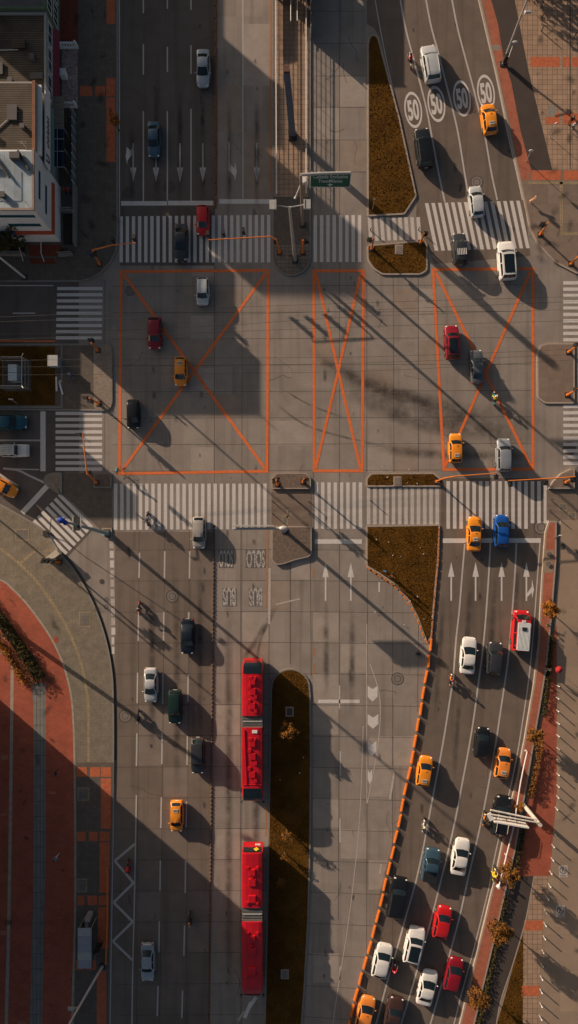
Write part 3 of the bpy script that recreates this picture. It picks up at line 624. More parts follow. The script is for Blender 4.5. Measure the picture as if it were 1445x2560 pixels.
def car(px, py, Lp, Wp, head, kind, col, label, cat='car', roofcol=None, extras=(), group=None):
    L, Wd = Lp/S, Wp/S; cw_, rf, rr, rb, rw, Hh, deck = KIND[kind]
    q = random.Random(int(px*7+py)); cw_ += q.uniform(-.018,.018); rf += q.uniform(-.015,.02); rr += q.uniform(-.02,.02)*(kind in ('sedan', 'hatch', 'suv')); Hh *= q.uniform(.97,1.03); rw += q.uniform(-.012,.008)
    if kind != 'jeep': Wd = max(1.62, Wd*.985)
    r0 = thing('taxi' if 'taxi' in col else {'pickup':'pickup_truck','van':'minibus','jeep':'jeep'}.get(kind, 'car'), label, cat, A(px, py, .9), R(90-head), group)
    r0.location.z = 0
    pm = PT[col]; hw = Wd/2; belt = .93 if kind in ('sedan', 'hatch') else 1.04
    boxy = kind in ('jeep',)
    st = [(-.5,.74,.62,.42),(-.492,.86,.80,.34),(-.465,.93,deck-.03,.26),(-.40,.975,deck,.22),(-.25,1,deck,.2),(-.1,1,belt,.2),(.1,1,belt,.2),(cw_,.99,belt,.2),(.33,.97,.89,.2),(.40,.935,.84,.22),(.44,.88,.79,.25),(.47,.79,.72,.30),(.49,.66,.64,.36),(.5,.50,.54,.42)]
    if kind in ('suv', 'pickup'): st = [(t, w+(1-w)*.35, z*1.12, l) for t, w, z, l in st]
    if kind == 'van': st = [(t, w+(1-w)*.55, z*1.1, l) for t, w, z, l in st]
    if boxy: st = [(t, .90+w*.10, (1.06 if abs(t) < .47 else .9), l) for t, w, z, l in st]
    st = sorted(st); m = MB(); n = 0; prof = None; vs = []
    for t, w, z, l in st:
        y = hw*w; x = t*L
        sec = [(.0,l),(.86,l),(.97,l+.12),(1,z*.55+l*.45-.02),(.985,z-.16),(.93,z-.045),(.80,z+.0),(.4,z+.022),(0,z+.03)]
        row = [(x, y*a, b) for a, b in sec]+[(x, -y*a, b) for a, b in sec[-2::-1]]
        n = len(row); vs += row
    fs = []
    for i in range(len(st)-1):
        for j in range(n-1): a = i*n+j; fs.append((a, a+1, a+n+1, a+n))
    fs.append(tuple(range(n-1, -1, -1))); fs.append(tuple((len(st)-1)*n+j for j in range(n)))
    m.add(vs, fs)
    # greenhouse: rows cowl, roof front, mid, roof rear, rear base; columns across
    bw = hw*.93; tw = Wd*rw; zb = belt-.02; VS = (-1,-.86,-.45,0,.45,.86,1)
    def row(t, half, z, bow, crown): return [Vector((t*L+bow*(1-v*v), half*v, z+crown*(1-v*v))) for v in VS]
    bowf = .16 if not boxy else .02
    rows = [row(cw_, bw*.97, zb, bowf, .02), row(rf, tw*.97, Hh-.075, .09 if not boxy else .02, .055), row(rf*.62+rr*.38, tw, Hh-.045, .02, .045), row(rf*.2+rr*.8, tw*.985, Hh-.06, 0, .045),
            row(rr, tw*.95, Hh-.10, -.06 if not boxy else 0, .05), row(rb, bw*.94, deck-.03 if kind in ('sedan', 'pickup') else belt+.02, -.10 if not boxy else 0, .02)]
    gh = []; gf = []; k = len(VS)
    for rr_ in rows: gh += rr_
    for i in range(len(rows)-1):
        for j in range(k-1): a = i*k+j; gf.append((a, a+1, a+k+1, a+k))
    base = len(gh)                                     # side walls down to the belt
    xs = [r_[0].x for r_ in rows]
    for sgn in (0, k-1):
        low = [Vector((rows[i][sgn].x, bw*(1 if sgn else -1)*.985, zb-.02)) for i in range(len(rows))]; o = len(gh); gh += low
        for i in range(len(rows)-1):
            q = (i*k+sgn, (i+1)*k+sgn, o+i+1, o+i); gf.append(q)
    m.add(gh, gf, 1)
    for s_ in (1, -1):                                 # bumper lips and sill lines
        m.obox((0, s_*hw*.965, .25), (L*.56, .10, .12))
    rm = PT[roofcol] if roofcol and roofcol in PT else pm
    body = m.build('body', [pm, rm], r0, smooth=True, recalc=True)
    md_ = body.modifiers.new('soft', 'BEVEL'); md_.width = .035; md_.segments = 2; md_.limit_method = 'ANGLE'; md_.angle_limit = R(38)
    def patch(r1, r2, u0, u1, vv, off, name, mat=m_glass, par=r0):
        g = MB(); P = []
        for u in (u0, (u0+u1)/2, u1):
            for v in (-vv, -vv*.6, 0, vv*.6, vv):
                i = 0
                while i < k-2 and VS[i+1] < v: i += 1
                t = (v-VS[i])/(VS[i+1]-VS[i]); a = r1[i].lerp(r1[i+1], t); b_ = r2[i].lerp(r2[i+1], t); P.append(a.lerp(b_, u))
        nn = (P[5]-P[0]).cross(P[1]-P[0]); nn = nn if nn.z > 0 else -nn; nn.normalize()
        g.add([p+nn*off for p in P], [(i*5+j, i*5+j+1, i*5+j+6, i*5+j+5) for i in range(2) for j in range(4)])
        return g.build(name, mat, par, smooth=True)
    patch(rows[0], rows[1], .05, .97, .90, .018, 'windshield')
    patch(rows[4], rows[5], .06, .92 if kind in ('sedan', 'pickup') else .72, .86, .018, 'rear_window')
    for s_ in (1, -1):                                 # side glass, front and rear panes
        g = MB(); e = k-1 if s_ > 0 else 0
        def sp(x, f):
            xs_ = [rows[i][e].x for i in range(6)]
            i = 0
            while i < 4 and xs_[i+1] > x: i += 1
            t = (x-xs_[i])/(xs_[i+1]-xs_[i]); top = rows[i][e].lerp(rows[i+1][e], t); bot = Vector((x, s_*bw*.985, zb-.02))
            p = bot.lerp(top, f); return p+Vector((0, s_*.014, .004))
        xa, xb = rows[0][e].x-.30, rows[5][e].x+.28; xc = (xa+xb)/2+.08
        for a, b_ in ((xa, xc+.05), (xc-.05, xb)):
            q = [sp(a+(b_-a)*i/5, .14) for i in range(6)]+[sp(a+(b_-a)*i/5, .86) for i in range(5, -1, -1)]
            g.add(q, [tuple(range(12))])
        g.build('side_window', m_glass, r0)
        g = MB(); xf = .462 if not boxy else .49       # lamps
        g.ball((L*xf, s_*hw*.66, .70 if kind in ('sedan', 'hatch') else .80), .15, sq=(.75, 1.0, .5)); g.build('headlight', m_lampw, r0, smooth=True)
        g = MB(); g.ball((-L*.478, s_*hw*.74, .84 if kind in ('sedan', 'hatch') else .98), .13, sq=(.6, .9, .75)); g.build('tail_light', m_lampr, r0, smooth=True)
        g = MB(); g.ball((rows[0][3].x-.42, s_*(hw+.09), belt+.05), .11, sq=(.6, 1.0, .6)); g.obox((rows[0][3].x-.42, s_*(hw-.02), belt-.0), (.07, .14, .05)); g.build('mirror', pm, r0, smooth=True)
        for t in (.30, -.30):
            g = MB(); x = t*L; rr2 = .32 if kind in ('sedan', 'hatch') else .36
            g.tube([(x, s_*(hw-.19), rr2), (x, s_*(hw+.012), rr2)], rr2, 18, 0); w = g.build('wheel', m_black, r0)
            g = MB(); g.tube([(x, s_*(hw-.0), rr2), (x, s_*(hw+.022), rr2)], rr2*.62, 12); g.build('rim', m_rim, w)
    g = MB(); g.obox((L*.487, 0, .50), (.06, hw*1.0, .16)); g.build('grille', m_plast, r0)
    g = MB(); g.obox((-L*.4985, 0, .66), (.03, .46, .14)); g.build('licence_plate', m_lampw, r0)
    zr = Hh-.02
    def roof_z(y): return Hh-.045+.045*(1-(y/tw)**2)
    if 'sign' in extras:                               # plate number painted on taxi roofs
        g = MB(); x = L*(rf*.25+rr*.75); g.obox((x, 0, Hh+.005), (.42, .58, .03)); pl = g.build('roof_plate', M('roof_plate_grey', (.5,.48,.43), .7, .1, 4), r0)
        g = MB()
        for q in range(5): g.obox((x, -.2+.1*q, Hh+.022), (.2, .055, .012))
        g.build('plate_characters', m_plast, pl)
        g = MB(); g.obox((L*rf*.75, 0, Hh+.01), (.10, .10, .09)); g.build('roof_light', PT['taxi2'], r0)
    if 'sunroof' in extras: patch(rows[1], rows[4], .10, .92, .80, .045, 'panoramic_roof')
    if 'hatchroof' in extras:
        g = MB(); g.obox((L*(rf*.6+rr*.4), 0, Hh+.004), (.65, tw*1.25, .022)); g.build('sunroof', m_glass, r0)
    if 'rails' in extras:
        for s_ in (1, -1):
            g = MB(); g.tube([(L*rf*.9, s_*tw*.86, Hh-.02), (L*rf*.8, s_*tw*.86, Hh+.05), (L*rr*.85, s_*tw*.86, Hh+.05), (L*rr*.95, s_*tw*.86, Hh-.04)], .025, 6); g.build('roof_rail', m_wsteel, r0)
    if 'slats' in extras:
        g = MB()
        for q in range(6): g.obox((L*(rf*.45+rr*.55), -tw*.75+tw*.3*q, Hh+.04), (L*.20, .07, .05))
        g.build('roof_rack', m_wsteel, r0)
    if 'bed' in extras:
        x0, x1 = -L*.475, L*rb-.14
        g = MB(); g.obox(((x0+x1)/2, 0, deck*1.12+.035), (x1-x0, hw*1.62, .03)); g.build('cargo_cover', m_plast, r0)
    if 'rack' in extras:
        g = MB(); x0, x1 = L*rr, L*rf-.25
        for q in range(5): g.tube([(x0, -tw*.85+tw*.425*q, Hh+.12), (x1, -tw*.85+tw*.425*q, Hh+.12)], .028, 6)
        for q in range(6): x = x0+(x1-x0)*q/5; g.tube([(x, -tw*.9, Hh+.12), (x, tw*.9, Hh+.12)], .028, 6)
        for x in (x0, x1):
            for y in (-tw*.8, tw*.8): g.tube([(x, y, Hh-.08), (x, y, Hh+.12)], .025, 6)
        g.build('roof_rack', m_steel, r0)
    if 'whiteroof' in extras:
        g = MB(); x0, x1 = L*rr*1.0, L*rf*.82; n_ = 9
        g.prism(round_poly([(x0,-tw*.93,0),(x1,-tw*.93,0),(x1,tw*.93,0),(x0,tw*.93,0)], .18), Hh-.10, Hh+.07, 0, 0)
        for q in range(n_): g.obox(((x0+x1)/2-.15, -tw*.78+tw*1.56*q/(n_-1), Hh+.08), ((x1-x0)*.80, .05, .03))
        rp = g.build('roof_panel', M('roof_white', (.62,.63,.63), .5, .08, 2), r0)
        g = MB(); g.obox((x1-.75, 0, Hh+.11), (.42, .5, .1)); g.build('roof_hatch', m_plast, rp)
        g = MB(); g.obox((x1+.12, .1, Hh+.0), (.3, .45, .14)); g.build('roof_marker', M('roof_white', ()), r0)
    return r0
T1 = ('sign',)
CARS = [
 (507,168,93,34,180,'sedan','silver','silver sedan alone beside the rust separator at the top of the dark left lanes'),
 (384,346,88,33,180,'sedan','steelblue','steel blue sedan driving over a white straight arrow in the dark left lanes'),
 (506,549,72,32,180,'hatch','red','bright red hatchback crossing the upper left crosswalk'),
 (452,604,92,34,180,'sedan','dgrey','dark grey sedan on the upper left crosswalk beside the red hatchback'),
 (506,727,68,32,180,'hatch','pale','small pale silver hatchback just below the upper left crosswalk'),
 (386,832,78,36,180,'hatch','dred','dark red hatchback on the diagonal of the left orange box'),
 (451,928,72,33,180,'hatch','taxi','orange taxi by the crossing of the left orange box diagonals', 'taxi', None, T1),
 (332,1035,72,33,180,'hatch','black','black hatchback inside the left edge of the left orange box'),
 (20,1055,92,37,90,'sedan','teal','teal car waiting at the stop line of the left side street'),
 (37,1126,67,31,90,'jeep','white','boxy white jeep with a roof rack waiting on the left side street','jeep', None, ('rack',)),
 (4,1216,78,33,117,'hatch','taxi','orange taxi turning on the slip road, cut by the photo edge','taxi', None, T1),
 (497,1332,80,34,180,'hatch','beige','beige grey hatchback leaving the lower left crosswalk'),
 (468,1592,88,35,180,'sedan','navy','dark navy sedan in the lower left lanes above the silver sedan'),
 (376,1714,86,34,180,'sedan','pale','pale silver sedan in the lower left lanes beside a dark green car'),
 (437,1768,84,34,180,'suv','green','dark green SUV beside the pale silver sedan in the lower left lanes'),
 (494,1890,90,34,180,'suv','dgrey','dark charcoal SUV by the brown separators left of the first red bus'),
 (441,2042,78,33,180,'hatch','taxi','orange taxi at the edge of the large shadow in the lower left lanes','taxi', None, T1),
 (368,2408,96,34,180,'sedan','silver','silver sedan in deep shade beside the zigzag markings'),
 (1077,157,92,42,-9,'suv','pale','pale silver SUV above the painted speed limit circles', 'car', None, ('rails',)),
 (1224,295,76,37,-7,'hatch','taxi','orange taxi covering the rightmost speed limit circle','taxi', None, T1),
 (1060,368,98,40,-7,'suv','black','black SUV beside the tall grass triangle below the speed limit circles'),
 (1192,502,78,35,-6,'hatch','pale','pale silver hatchback entering the slanted upper right crosswalk'),
 (1150,621,78,36,-4,'suv','dgrey','dark charcoal SUV with white roof slats leaving the slanted crosswalk','car', None, ('slats',)),
 (1268,650,96,43,-4,'suv','white','white SUV with black glass roof at the top of the right orange box','car', None, ('sunroof',)),
 (1131,855,84,37,-3,'suv','dred','deep red car with black panoramic roof inside the right orange box','car', None, ('sunroof',)),
 (1193,916,84,34,-3,'sedan','grey','grey sedan at the crossing of the right orange box diagonals'),
 (1140,1120,73,34,0,'hatch','taxi','orange taxi in the lower left corner of the right orange box','taxi', None, T1),
 (1260,1137,82,36,0,'suv','silver','silver SUV on the bottom line of the right orange box'),
 (1187,1335,86,36,2,'sedan','taxi','orange taxi on the lower right stop line left of the blue car','taxi', None, T1),
 (1255,1327,80,36,1,'hatch','blue','bright blue hatchback on the lower right stop line'),
 (1303,1577,100,43,4,'van','red','red minibus with a white ribbed roof beside the brick planter','minibus', None, ('whiteroof',)),
 (1172,1640,92,38,5,'sedan','white','white sedan left of a dark grey SUV and below the lane arrows'),
 (1237,1646,80,38,5,'suv','dgrey','dark grey SUV right of the white sedan and left of the minibus'),
 (1206,1858,76,35,7,'hatch','black','black hatchback above two orange taxis in the lower right lanes'),
 (1062,1929,74,36,9,'hatch','taxi','orange taxi next to the orange barrier row','taxi', None, T1),
 (1258,1909,74,37,8,'hatch','taxi2','orange taxi next to the brick planter, above the white sign gantry','taxi', None, T1),
 (1254,2040,98,42,9,'suv','black','black SUV under the white sign gantry','car', None, ('rails',)),
 (1078,2164,84,41,9,'pickup','steelblue','dark blue pickup truck between the orange barriers and a white sedan','pickup', None, ('bed',)),
 (1152,2144,92,40,10,'sedan','white','white sedan right of the dark blue pickup truck'),
 (994,2245,100,43,11,'suv','black','black SUV hugging the orange barriers below the pickup truck'),
 (1107,2308,80,40,12,'hatch','red','bright red hatchback below the white sedan in the lower right lanes'),
 (1036,2364,90,43,13,'suv','white','white SUV with a black panoramic roof in the lower right queue','car', None, ('sunroof',)),
 (956,2404,84,42,13,'hatch','white','white hatchback beside the orange barriers with a motorbike on its right'),
 (1069,2472,88,41,14,'sedan','white','white sedan low in the right queue, left of a dark red car'),
 (1135,2438,82,40,13,'hatch','dred','dark red hatchback nearest the planter low in the right queue'),
 (914,2536,84,40,14,'hatch','taxi2','orange taxi at the bottom edge of the photo by the barriers','taxi', None, T1),
 (984,2540,92,41,14,'pickup','brown','dark brown pickup truck at the bottom edge beside an orange taxi','pickup', None, ('bed',)),
]
for c in CARS: car(*c)

def bus(px, y0, y1, joint, name_label, lit):           # articulated bus, front towards the bottom of the photo
    Lw = (y1-y0)/S/1.04; Wd = 2.55; c = A(px, (y0+y1)/2, 3.1)
    b = thing('articulated_bus', name_label, 'bus', (c.x, c.y, 0), 0)
    yy = lambda py: A(px, py, 3.1).y-c.y
    ja, jb = yy(joint[0]), yy(joint[1]); top, bot = yy(y0), yy(y1); h = Wd/2
    def hull(ya, yb, name, nose):
        prof = [(-h*.97,.35),(-h,.55),(-h,2.6),(-h*.97,2.95),(-h*.88,3.16),(-h*.6,3.24),(0,3.27),(h*.6,3.24),(h*.88,3.16),(h*.97,2.95),(h,2.6),(h,.55),(h*.97,.35)]
        st = [(ya,1,0),(yb,1,0)]
        if nose > 0: st = [(ya,1,0),(yb+1.5,1,0),(yb+.9,.99,.06),(yb+.35,.96,.22),(yb+.08,.90,.5),(yb,.82,.8)]
        if nose < 0 and not lit: st = [(ya,.97,.03),(ya-.12,1,0),(yb,1,0)]
        elif nose < 0: st = [(ya,.86,.55),(ya-.10,.93,.4),(ya-.5,.97,.2),(ya-1.2,1,0),(yb,1,0)]
        m = MB(); n = len(prof)
        for y, k, d in st:
            for x, z in prof: m.v.append((x*k, y, z-(d if z > 2.7 else d*.3 if z > 2 else 0)))
        for i in range(len(st)-1):
            for j in range(n-1): a = i*n+j; m.f.append((a, a+1, a+n+1, a+n)); m.m.append(0)
            a = i*n; m.f.append((a, a+n, a+2*n-1, a+n-1)); m.m.append(0)
        m.f.append(tuple(range(n))); m.f.append(tuple(range((len(st)-1)*n, len(st)*n))); m.m += [0, 0]
        return m.build(name, m_red, b, smooth=False, recalc=True)
    rear = hull(top, ja, 'rear_section', -1); front = hull(jb, bot, 'front_section', 1)
    m = MB(); k = 9
    for i in range(k): y = jb+(ja-jb)*(i+.5)/k; d = .05*(i%2); m.box(-h+.05+d, h-.05-d, y-(ja-jb)/k/2, y+(ja-jb)/k/2, .5, 3.05-d)
    be = m.build('bellows', m_bellow, b); m = MB(); y = (ja+jb)/2; m.box(-h+.12, h-.12, y-.06, y+.06, 3.03, 3.12); m.build('hoop', m_steel, be)
    def cap(ys, name):                                  # dark glass over a rounded end
        m = MB(); P = []
        for y, z, w in ys: P += [(-w, y, z), (-w*.5, y, z+.035), (0, y, z+.045), (w*.5, y, z+.035), (w, y, z)]
        m.add(P, [(i*5+j, i*5+j+1, i*5+j+6, i*5+j+5) for i in range(len(ys)-1) for j in range(4)]); m.build(name, m_glass, b, smooth=True, recalc=True)
    if lit:
        cap([(bot+1.75, 3.235, 1.10), (bot+.95, 3.21, 1.10), (bot+.40, 3.10, 1.08), (bot+.09, 2.84, 1.02), (bot-.03, 2.5, .98), (bot-.04, 1.4, .98)], 'windshield')
        cap([(top-1.25, 3.255, 1.12), (top-.55, 3.12, 1.1), (top-.12, 2.92, 1.04), (top-.02, 2.75, .98), (top+.02, 2.0, .95)], 'rear_window')
    else:
        cap([(bot+.02, 2.75, .98), (bot-.05, 2.4, .98), (bot-.04, 1.4, .98)], 'windshield')
        cap([(top+.03, 3.0, 1.08), (top+.035, 2.5, 1.1), (top+.035, 1.75, 1.1)], 'rear_window')
        m = MB(); q = top+.10; m.add([(.1,q,2.4),(.45,q,2.9),(.8,q,2.4),(.45,q,1.9)], [(0,1,2,3)]); m.build('warning_diamond', M('warning_yellow', (.8,.5,.02), .5, .05, 3), b)
        m = MB()
        for i in range(4): m.obox((.33+.17*i, top+.05, 1.15), (.11, .04, .4))
        m.build('fleet_number', m_wsteel, b)
    for sx in (-1, 1):
        for (ya, yb) in ((top-1.0, ja+.5), (jb-.5, bot+1.6)):
            m = MB(); n = max(3, int((ya-yb)/1.5))
            for i in range(n): a = ya-(ya-yb)*i/n-.06; e = ya-(ya-yb)*(i+1)/n+.06; m.box(*sorted((sx*h, sx*(h+.02))), e, a, 1.35, 2.45)
            m.build('side_window', m_glass, b)
        for y in (top-2.6, ja+1.0, jb-1.6, bot+2.7):
            m = MB(); m.tube([(sx*(h-.32), y, .48), (sx*(h+.015), y, .48)], .48, 16); w = m.build('wheel', m_black, b); m = MB(); m.tube([(sx*h, y, .48), (sx*(h+.03), y, .48)], .27, 10); m.build('rim', m_rim, w)
        m = MB(); m.tube([(sx*h*.9, bot+.2, 2.75), (sx*(h+.02), bot-.25, 2.8), (sx*(h+.08), bot-.3, 2.4)], .035, 6); m.ball((sx*(h+.08), bot-.3, 2.25), .16, sq=(.7,.5,1.4)); m.build('mirror', m_plast, b)
        m = MB(); m.obox((sx*h*.72, bot-.0, .8), (.4, .12, .2)); m.build('headlight', m_lampw, b)
    boxes = [(-.25,.06,.5,.40),(.30,.06,.36,.34),(.0,.16,.75,.72),(-.32,.30,.42,.5),(.05,.42,.75,.85),(.38,.56,.42,.5),(-.38,.68,.42,.5),(0,.80,.75,.85),(.36,.93,.42,.5)] if lit else [(-.5,.05,.32,.35),(.62,.05,.32,.35),(0,.16,.78,.85),(0,.30,.35,.3),(0,.41,.95,.95),(0,.83,.95,.95),(.6,.93,.34,.34),(-.6,.93,.34,.34)]
    for (ya, yb) in ((top-1.5, ja+.3), (jb-1.0, bot+2.3)):
        for x, t, w, l in boxes:
            g = MB(); y = ya+(yb-ya)*t; g.obox((x, y, 3.33), (w, l, .22), 0, 0, .86); g.build('roof_hatch', m_red, b)
    if lit:
        m = MB(); y = yy(1828); m.obox((.28, y, 3.30), (.62, .36, .07)); m.build('roof_plate', m_wsteel, b)
        m = MB(); y0_, y1_ = jb-.2, bot+2.15; m.add([(-h+.34,y0_,3.25),(-h+.10,y0_,3.2),(-h+.10,y1_,3.2),(-h+.62,y1_,3.25),(-h+.62,y1_,3.38),(-h+.34,y0_,3.38)], [(0,1,2,3),(0,3,4,5),(1,0,5)])
        m.tube([(-h+.12, y1_+.05, 3.27), (h-.2, y1_+.05, 3.29)], .05, 6); m.build('roof_fairing', m_red, b)
    return b
bus(631, 1657, 2006, (1789, 1819), 'red articulated bus with black glass at both ends, beside the grass median tip', True)
bus(630.5, 2132, 2493, (2268, 2304), 'red articulated bus half in deep shade with a yellow diamond on its rear', False)

# ------------------------------------------------------------------ people
def skin_body(pose):
    J = {}; E = []
    def j(n, p, r, tag_): J[n] = (Vector(p), r, tag_)
    for n, p, r, t in pose: j(n, p, r, t)
    ch = ['pelvis','spine','chest','neck','head','crown']
    E += list(zip(ch, ch[1:])); E.append(('head','nose'))
    for s_ in 'LR':
        E += [('chest','sh'+s_),('sh'+s_,'el'+s_),('el'+s_,'wr'+s_),('wr'+s_,'pa'+s_),('pelvis','hip'+s_),('hip'+s_,'kn'+s_),('kn'+s_,'an'+s_),('an'+s_,'toe'+s_)]
        wr, pa = J['wr'+s_][0], J['pa'+s_][0]; d = (pa-wr).normalized(); lat = d.cross(Vector((0,0,1) if abs(d.z) < .8 else (1,0,0))).normalized()
        dn = d.cross(lat); dn = dn if dn.z < 0 or abs(d.z) > .8 else -dn
        for i, l in enumerate((.062,.075,.07,.052)):
            b_ = pa+d*.03+lat*(.019*(i-1.5)); k = pa+d*(.03+l*.6)+lat*(.021*(i-1.5)); e = k+d*(l*.3)+dn*(l*.35)
            for q, p in enumerate((b_, k, e)): j(f'f{s_}{i}{q}', p, .010, 'skin')
            E += [('pa'+s_, f'f{s_}{i}0'), (f'f{s_}{i}0', f'f{s_}{i}1'), (f'f{s_}{i}1', f'f{s_}{i}2')]
        j('t1'+s_, pa-d*.02+lat*.045, .012, 'skin'); j('t2'+s_, pa+d*.03+lat*.06+dn*.015, .010, 'skin'); E += [('pa'+s_, 't1'+s_), ('t1'+s_, 't2'+s_)]
    names = list(J); me = bpy.data.meshes.new('body'); me.from_pydata([J[n][0] for n in names], [(names.index(a), names.index(b_)) for a, b_ in E], [])
    o = bpy.data.objects.new('body', me); COL.objects.link(o)
    sk = o.modifiers.new('skin', 'SKIN'); sk.use_smooth_shade = True; su = o.modifiers.new('sub', 'SUBSURF'); su.levels = su.render_levels = 1
    lay = me.skin_vertices[0].data if me.skin_vertices else None
    if lay is None:
        bpy.context.view_layer.update(); lay = me.skin_vertices[0].data
    for i, n in enumerate(names):
        r = J[n][1]; lay[i].radius = r if isinstance(r, tuple) else (r, r); lay[i].use_root = n == 'pelvis'
    dg = bpy.context.evaluated_depsgraph_get(); out = bpy.data.meshes.new_from_object(o.evaluated_get(dg)); bpy.data.objects.remove(o)
    SL = {'skin':0,'shirt':1,'legs':2,'shoe':3}; pts = [(J[n][0], SL[J[n][2]]) for n in names]
    for a, b_ in E:
        if J[a][2] == J[b_][2]: pts.append(((J[a][0]+J[b_][0])/2, SL[J[a][2]]))
    out.materials.clear()
    for p in out.polygons:
        c = p.center; p.material_index = min(pts, key=lambda q: (q[0]-c).length_squared)[1]; p.use_smooth = True
    return out, J
def P_(d):
    base = dict(pelvis=((0,0,.95),(.13,.15),'legs'), spine=((0,0,1.12),(.125,.15),'shirt'), chest=((0,0,1.34),(.13,.18),'shirt'), neck=((.01,0,1.49),.058,'skin'), head=((.03,0,1.60),(.10,.085),'skin'), crown=((.015,0,1.70),(.075,.07),'skin'), nose=((.135,0,1.585),.018,'skin'))
    for s_, y in (('L',1),('R',-1)):
        base.update({'sh'+s_:((0,.18*y,1.40),.066,'shirt'),'el'+s_:((-.03,.25*y,1.13),.048,'shirt'),'wr'+s_:((.05,.26*y,.89),.032,'skin'),'pa'+s_:((.07,.26*y,.81),(.036,.022),'skin'),
            'hip'+s_:((0,.095*y,.88),.092,'legs'),'kn'+s_:((.03,.10*y,.49),.064,'legs'),'an'+s_:((-.02,.10*y,.09),.046,'legs'),'toe'+s_:((.15,.12*y,.04),.038,'shoe')})
    for k, v in d.items(): base[k] = (v, base[k][1], base[k][2])
    return [(k, *v) for k, v in base.items()]
def sym(**k):
    d = {}
    for n, (x, y, z) in k.items(): d[n+'L'] = (x, y, z); d[n+'R'] = (x, -y, z)
    return d
POSE = {'stand': skin_body(P_({})),
 'walk': skin_body(P_({'knL':(.17,.10,.52),'anL':(.24,.10,.11),'toeL':(.40,.11,.07),'knR':(-.04,-.10,.48),'anR':(-.28,-.10,.13),'toeR':(-.14,-.11,.04),'elL':(-.16,.24,1.15),'wrL':(-.14,.26,.91),'paL':(-.12,.26,.83),'elR':(.10,-.25,1.14),'wrR':(.24,-.24,.95),'paR':(.30,-.24,.89)})),
 'ride': skin_body(P_({**{'pelvis':(-.22,0,.86),'spine':(-.17,0,1.04),'chest':(-.05,0,1.24),'neck':(.03,0,1.38),'head':(.07,0,1.49),'crown':(.055,0,1.59),'nose':(.175,0,1.475)},
    **sym(sh=(-.03,.19,1.30),el=(.18,.32,1.12),wr=(.42,.31,1.03),pa=(.49,.30,1.03),hip=(-.18,.12,.84),kn=(.20,.21,.72),an=(.02,.20,.34),toe=(.18,.22,.28))})),
 'cycle': skin_body(P_({**{'pelvis':(-.25,0,1.0),'spine':(-.16,0,1.15),'chest':(.02,0,1.33),'neck':(.12,0,1.45),'head':(.17,0,1.55),'crown':(.155,0,1.65),'nose':(.275,0,1.535)},
    **sym(sh=(.04,.18,1.38),el=(.22,.26,1.18),wr=(.40,.24,1.06),pa=(.47,.23,1.05),hip=(-.2,.11,.96)), 'knL':(.18,.12,.86),'anL':(.03,.12,.44),'toeL':(.2,.13,.42),'knR':(.12,-.12,.68),'anR':(0,-.12,.24),'toeR':(.16,-.13,.2)}))}
m_skin = M('skin', (.30,.16,.10), .6, .08, 6); m_hair = M('hair', (.015,.012,.01), .6, .3, 20); m_shoe = M('shoe', (.02,.02,.02), .6, .2, 6)
CL = {n: M('cloth_'+n, c, .9, .15, 5) for n, c in dict(blue=(.02,.12,.30),white=(.6,.6,.58),black=(.02,.02,.022),navy=(.02,.03,.06),red=(.5,.03,.03),yellow=(.75,.55,.04),grey=(.18,.18,.19),jeans=(.04,.06,.10),green=(.03,.14,.08),orange=(.7,.22,.02),teal=(.04,.3,.36),pink=(.6,.12,.16)).items()}
def person(px, py, head, pose, shirt, legs, label, z=0.0, helmet=None, extra=None):
    me, J = POSE[pose]; loc = A(px, py, z+.6); loc.z = z
    r0 = thing('person', label, 'person', loc, R(90-head))
    mm = me.copy()
    for q in (m_skin, CL[shirt], CL[legs], m_shoe): mm.materials.append(q)
    link('body', mm, r0); h = J['head'][0]; c = J['crown'][0]
    g = MB()
    if helmet: g.ball((h.x-.005, 0, h.z+.03), .148, n=14, k=9, sq=(1.08,.95,1)); g.build('helmet', CL[helmet], r0, smooth=True); g = MB(); g.ball((h.x+.06, 0, h.z+.02), .115, n=10, k=6, sq=(1,1,.6)); g.build('visor', m_glass, r0, smooth=True)
    else:
        g.ball((c.x-.03, 0, c.z-.02), .112, n=12, k=8, sq=(1,.95,.85)); g.ball((h.x-.075, 0, h.z+.02), .085, sq=(.8,1,1.1)); g.build('hair', m_hair, r0, smooth=True)
    for s_ in (1, -1):
        g = MB(); g.ball((h.x+.095, .035*s_, h.z+.03), .014, n=6, k=4); 
        if not helmet: g.build('eye', m_plast, r0)
    if extra == 'vest':
        ch, sp = J['chest'][0], J['spine'][0]; g = MB(); g.tube([sp-(ch-sp)*.2, sp, (sp+ch)/2, ch, ch+(ch-sp)*.18], [.165,.172,.18,.19,.15], 14); g.build('reflective_vest', CL['yellow'], r0, smooth=True)
    if extra == 'pack':
        ch, sp = J['chest'][0], J['spine'][0]; d = (ch-sp).normalized(); n_ = Vector((-d.z,0,d.x)); p = (ch+sp)/2+n_*.2; g = MB(); g.ball(p, .17, sq=(.75,.85,1.25)); g.build('backpack', CL['black'], r0, smooth=True)
    return r0
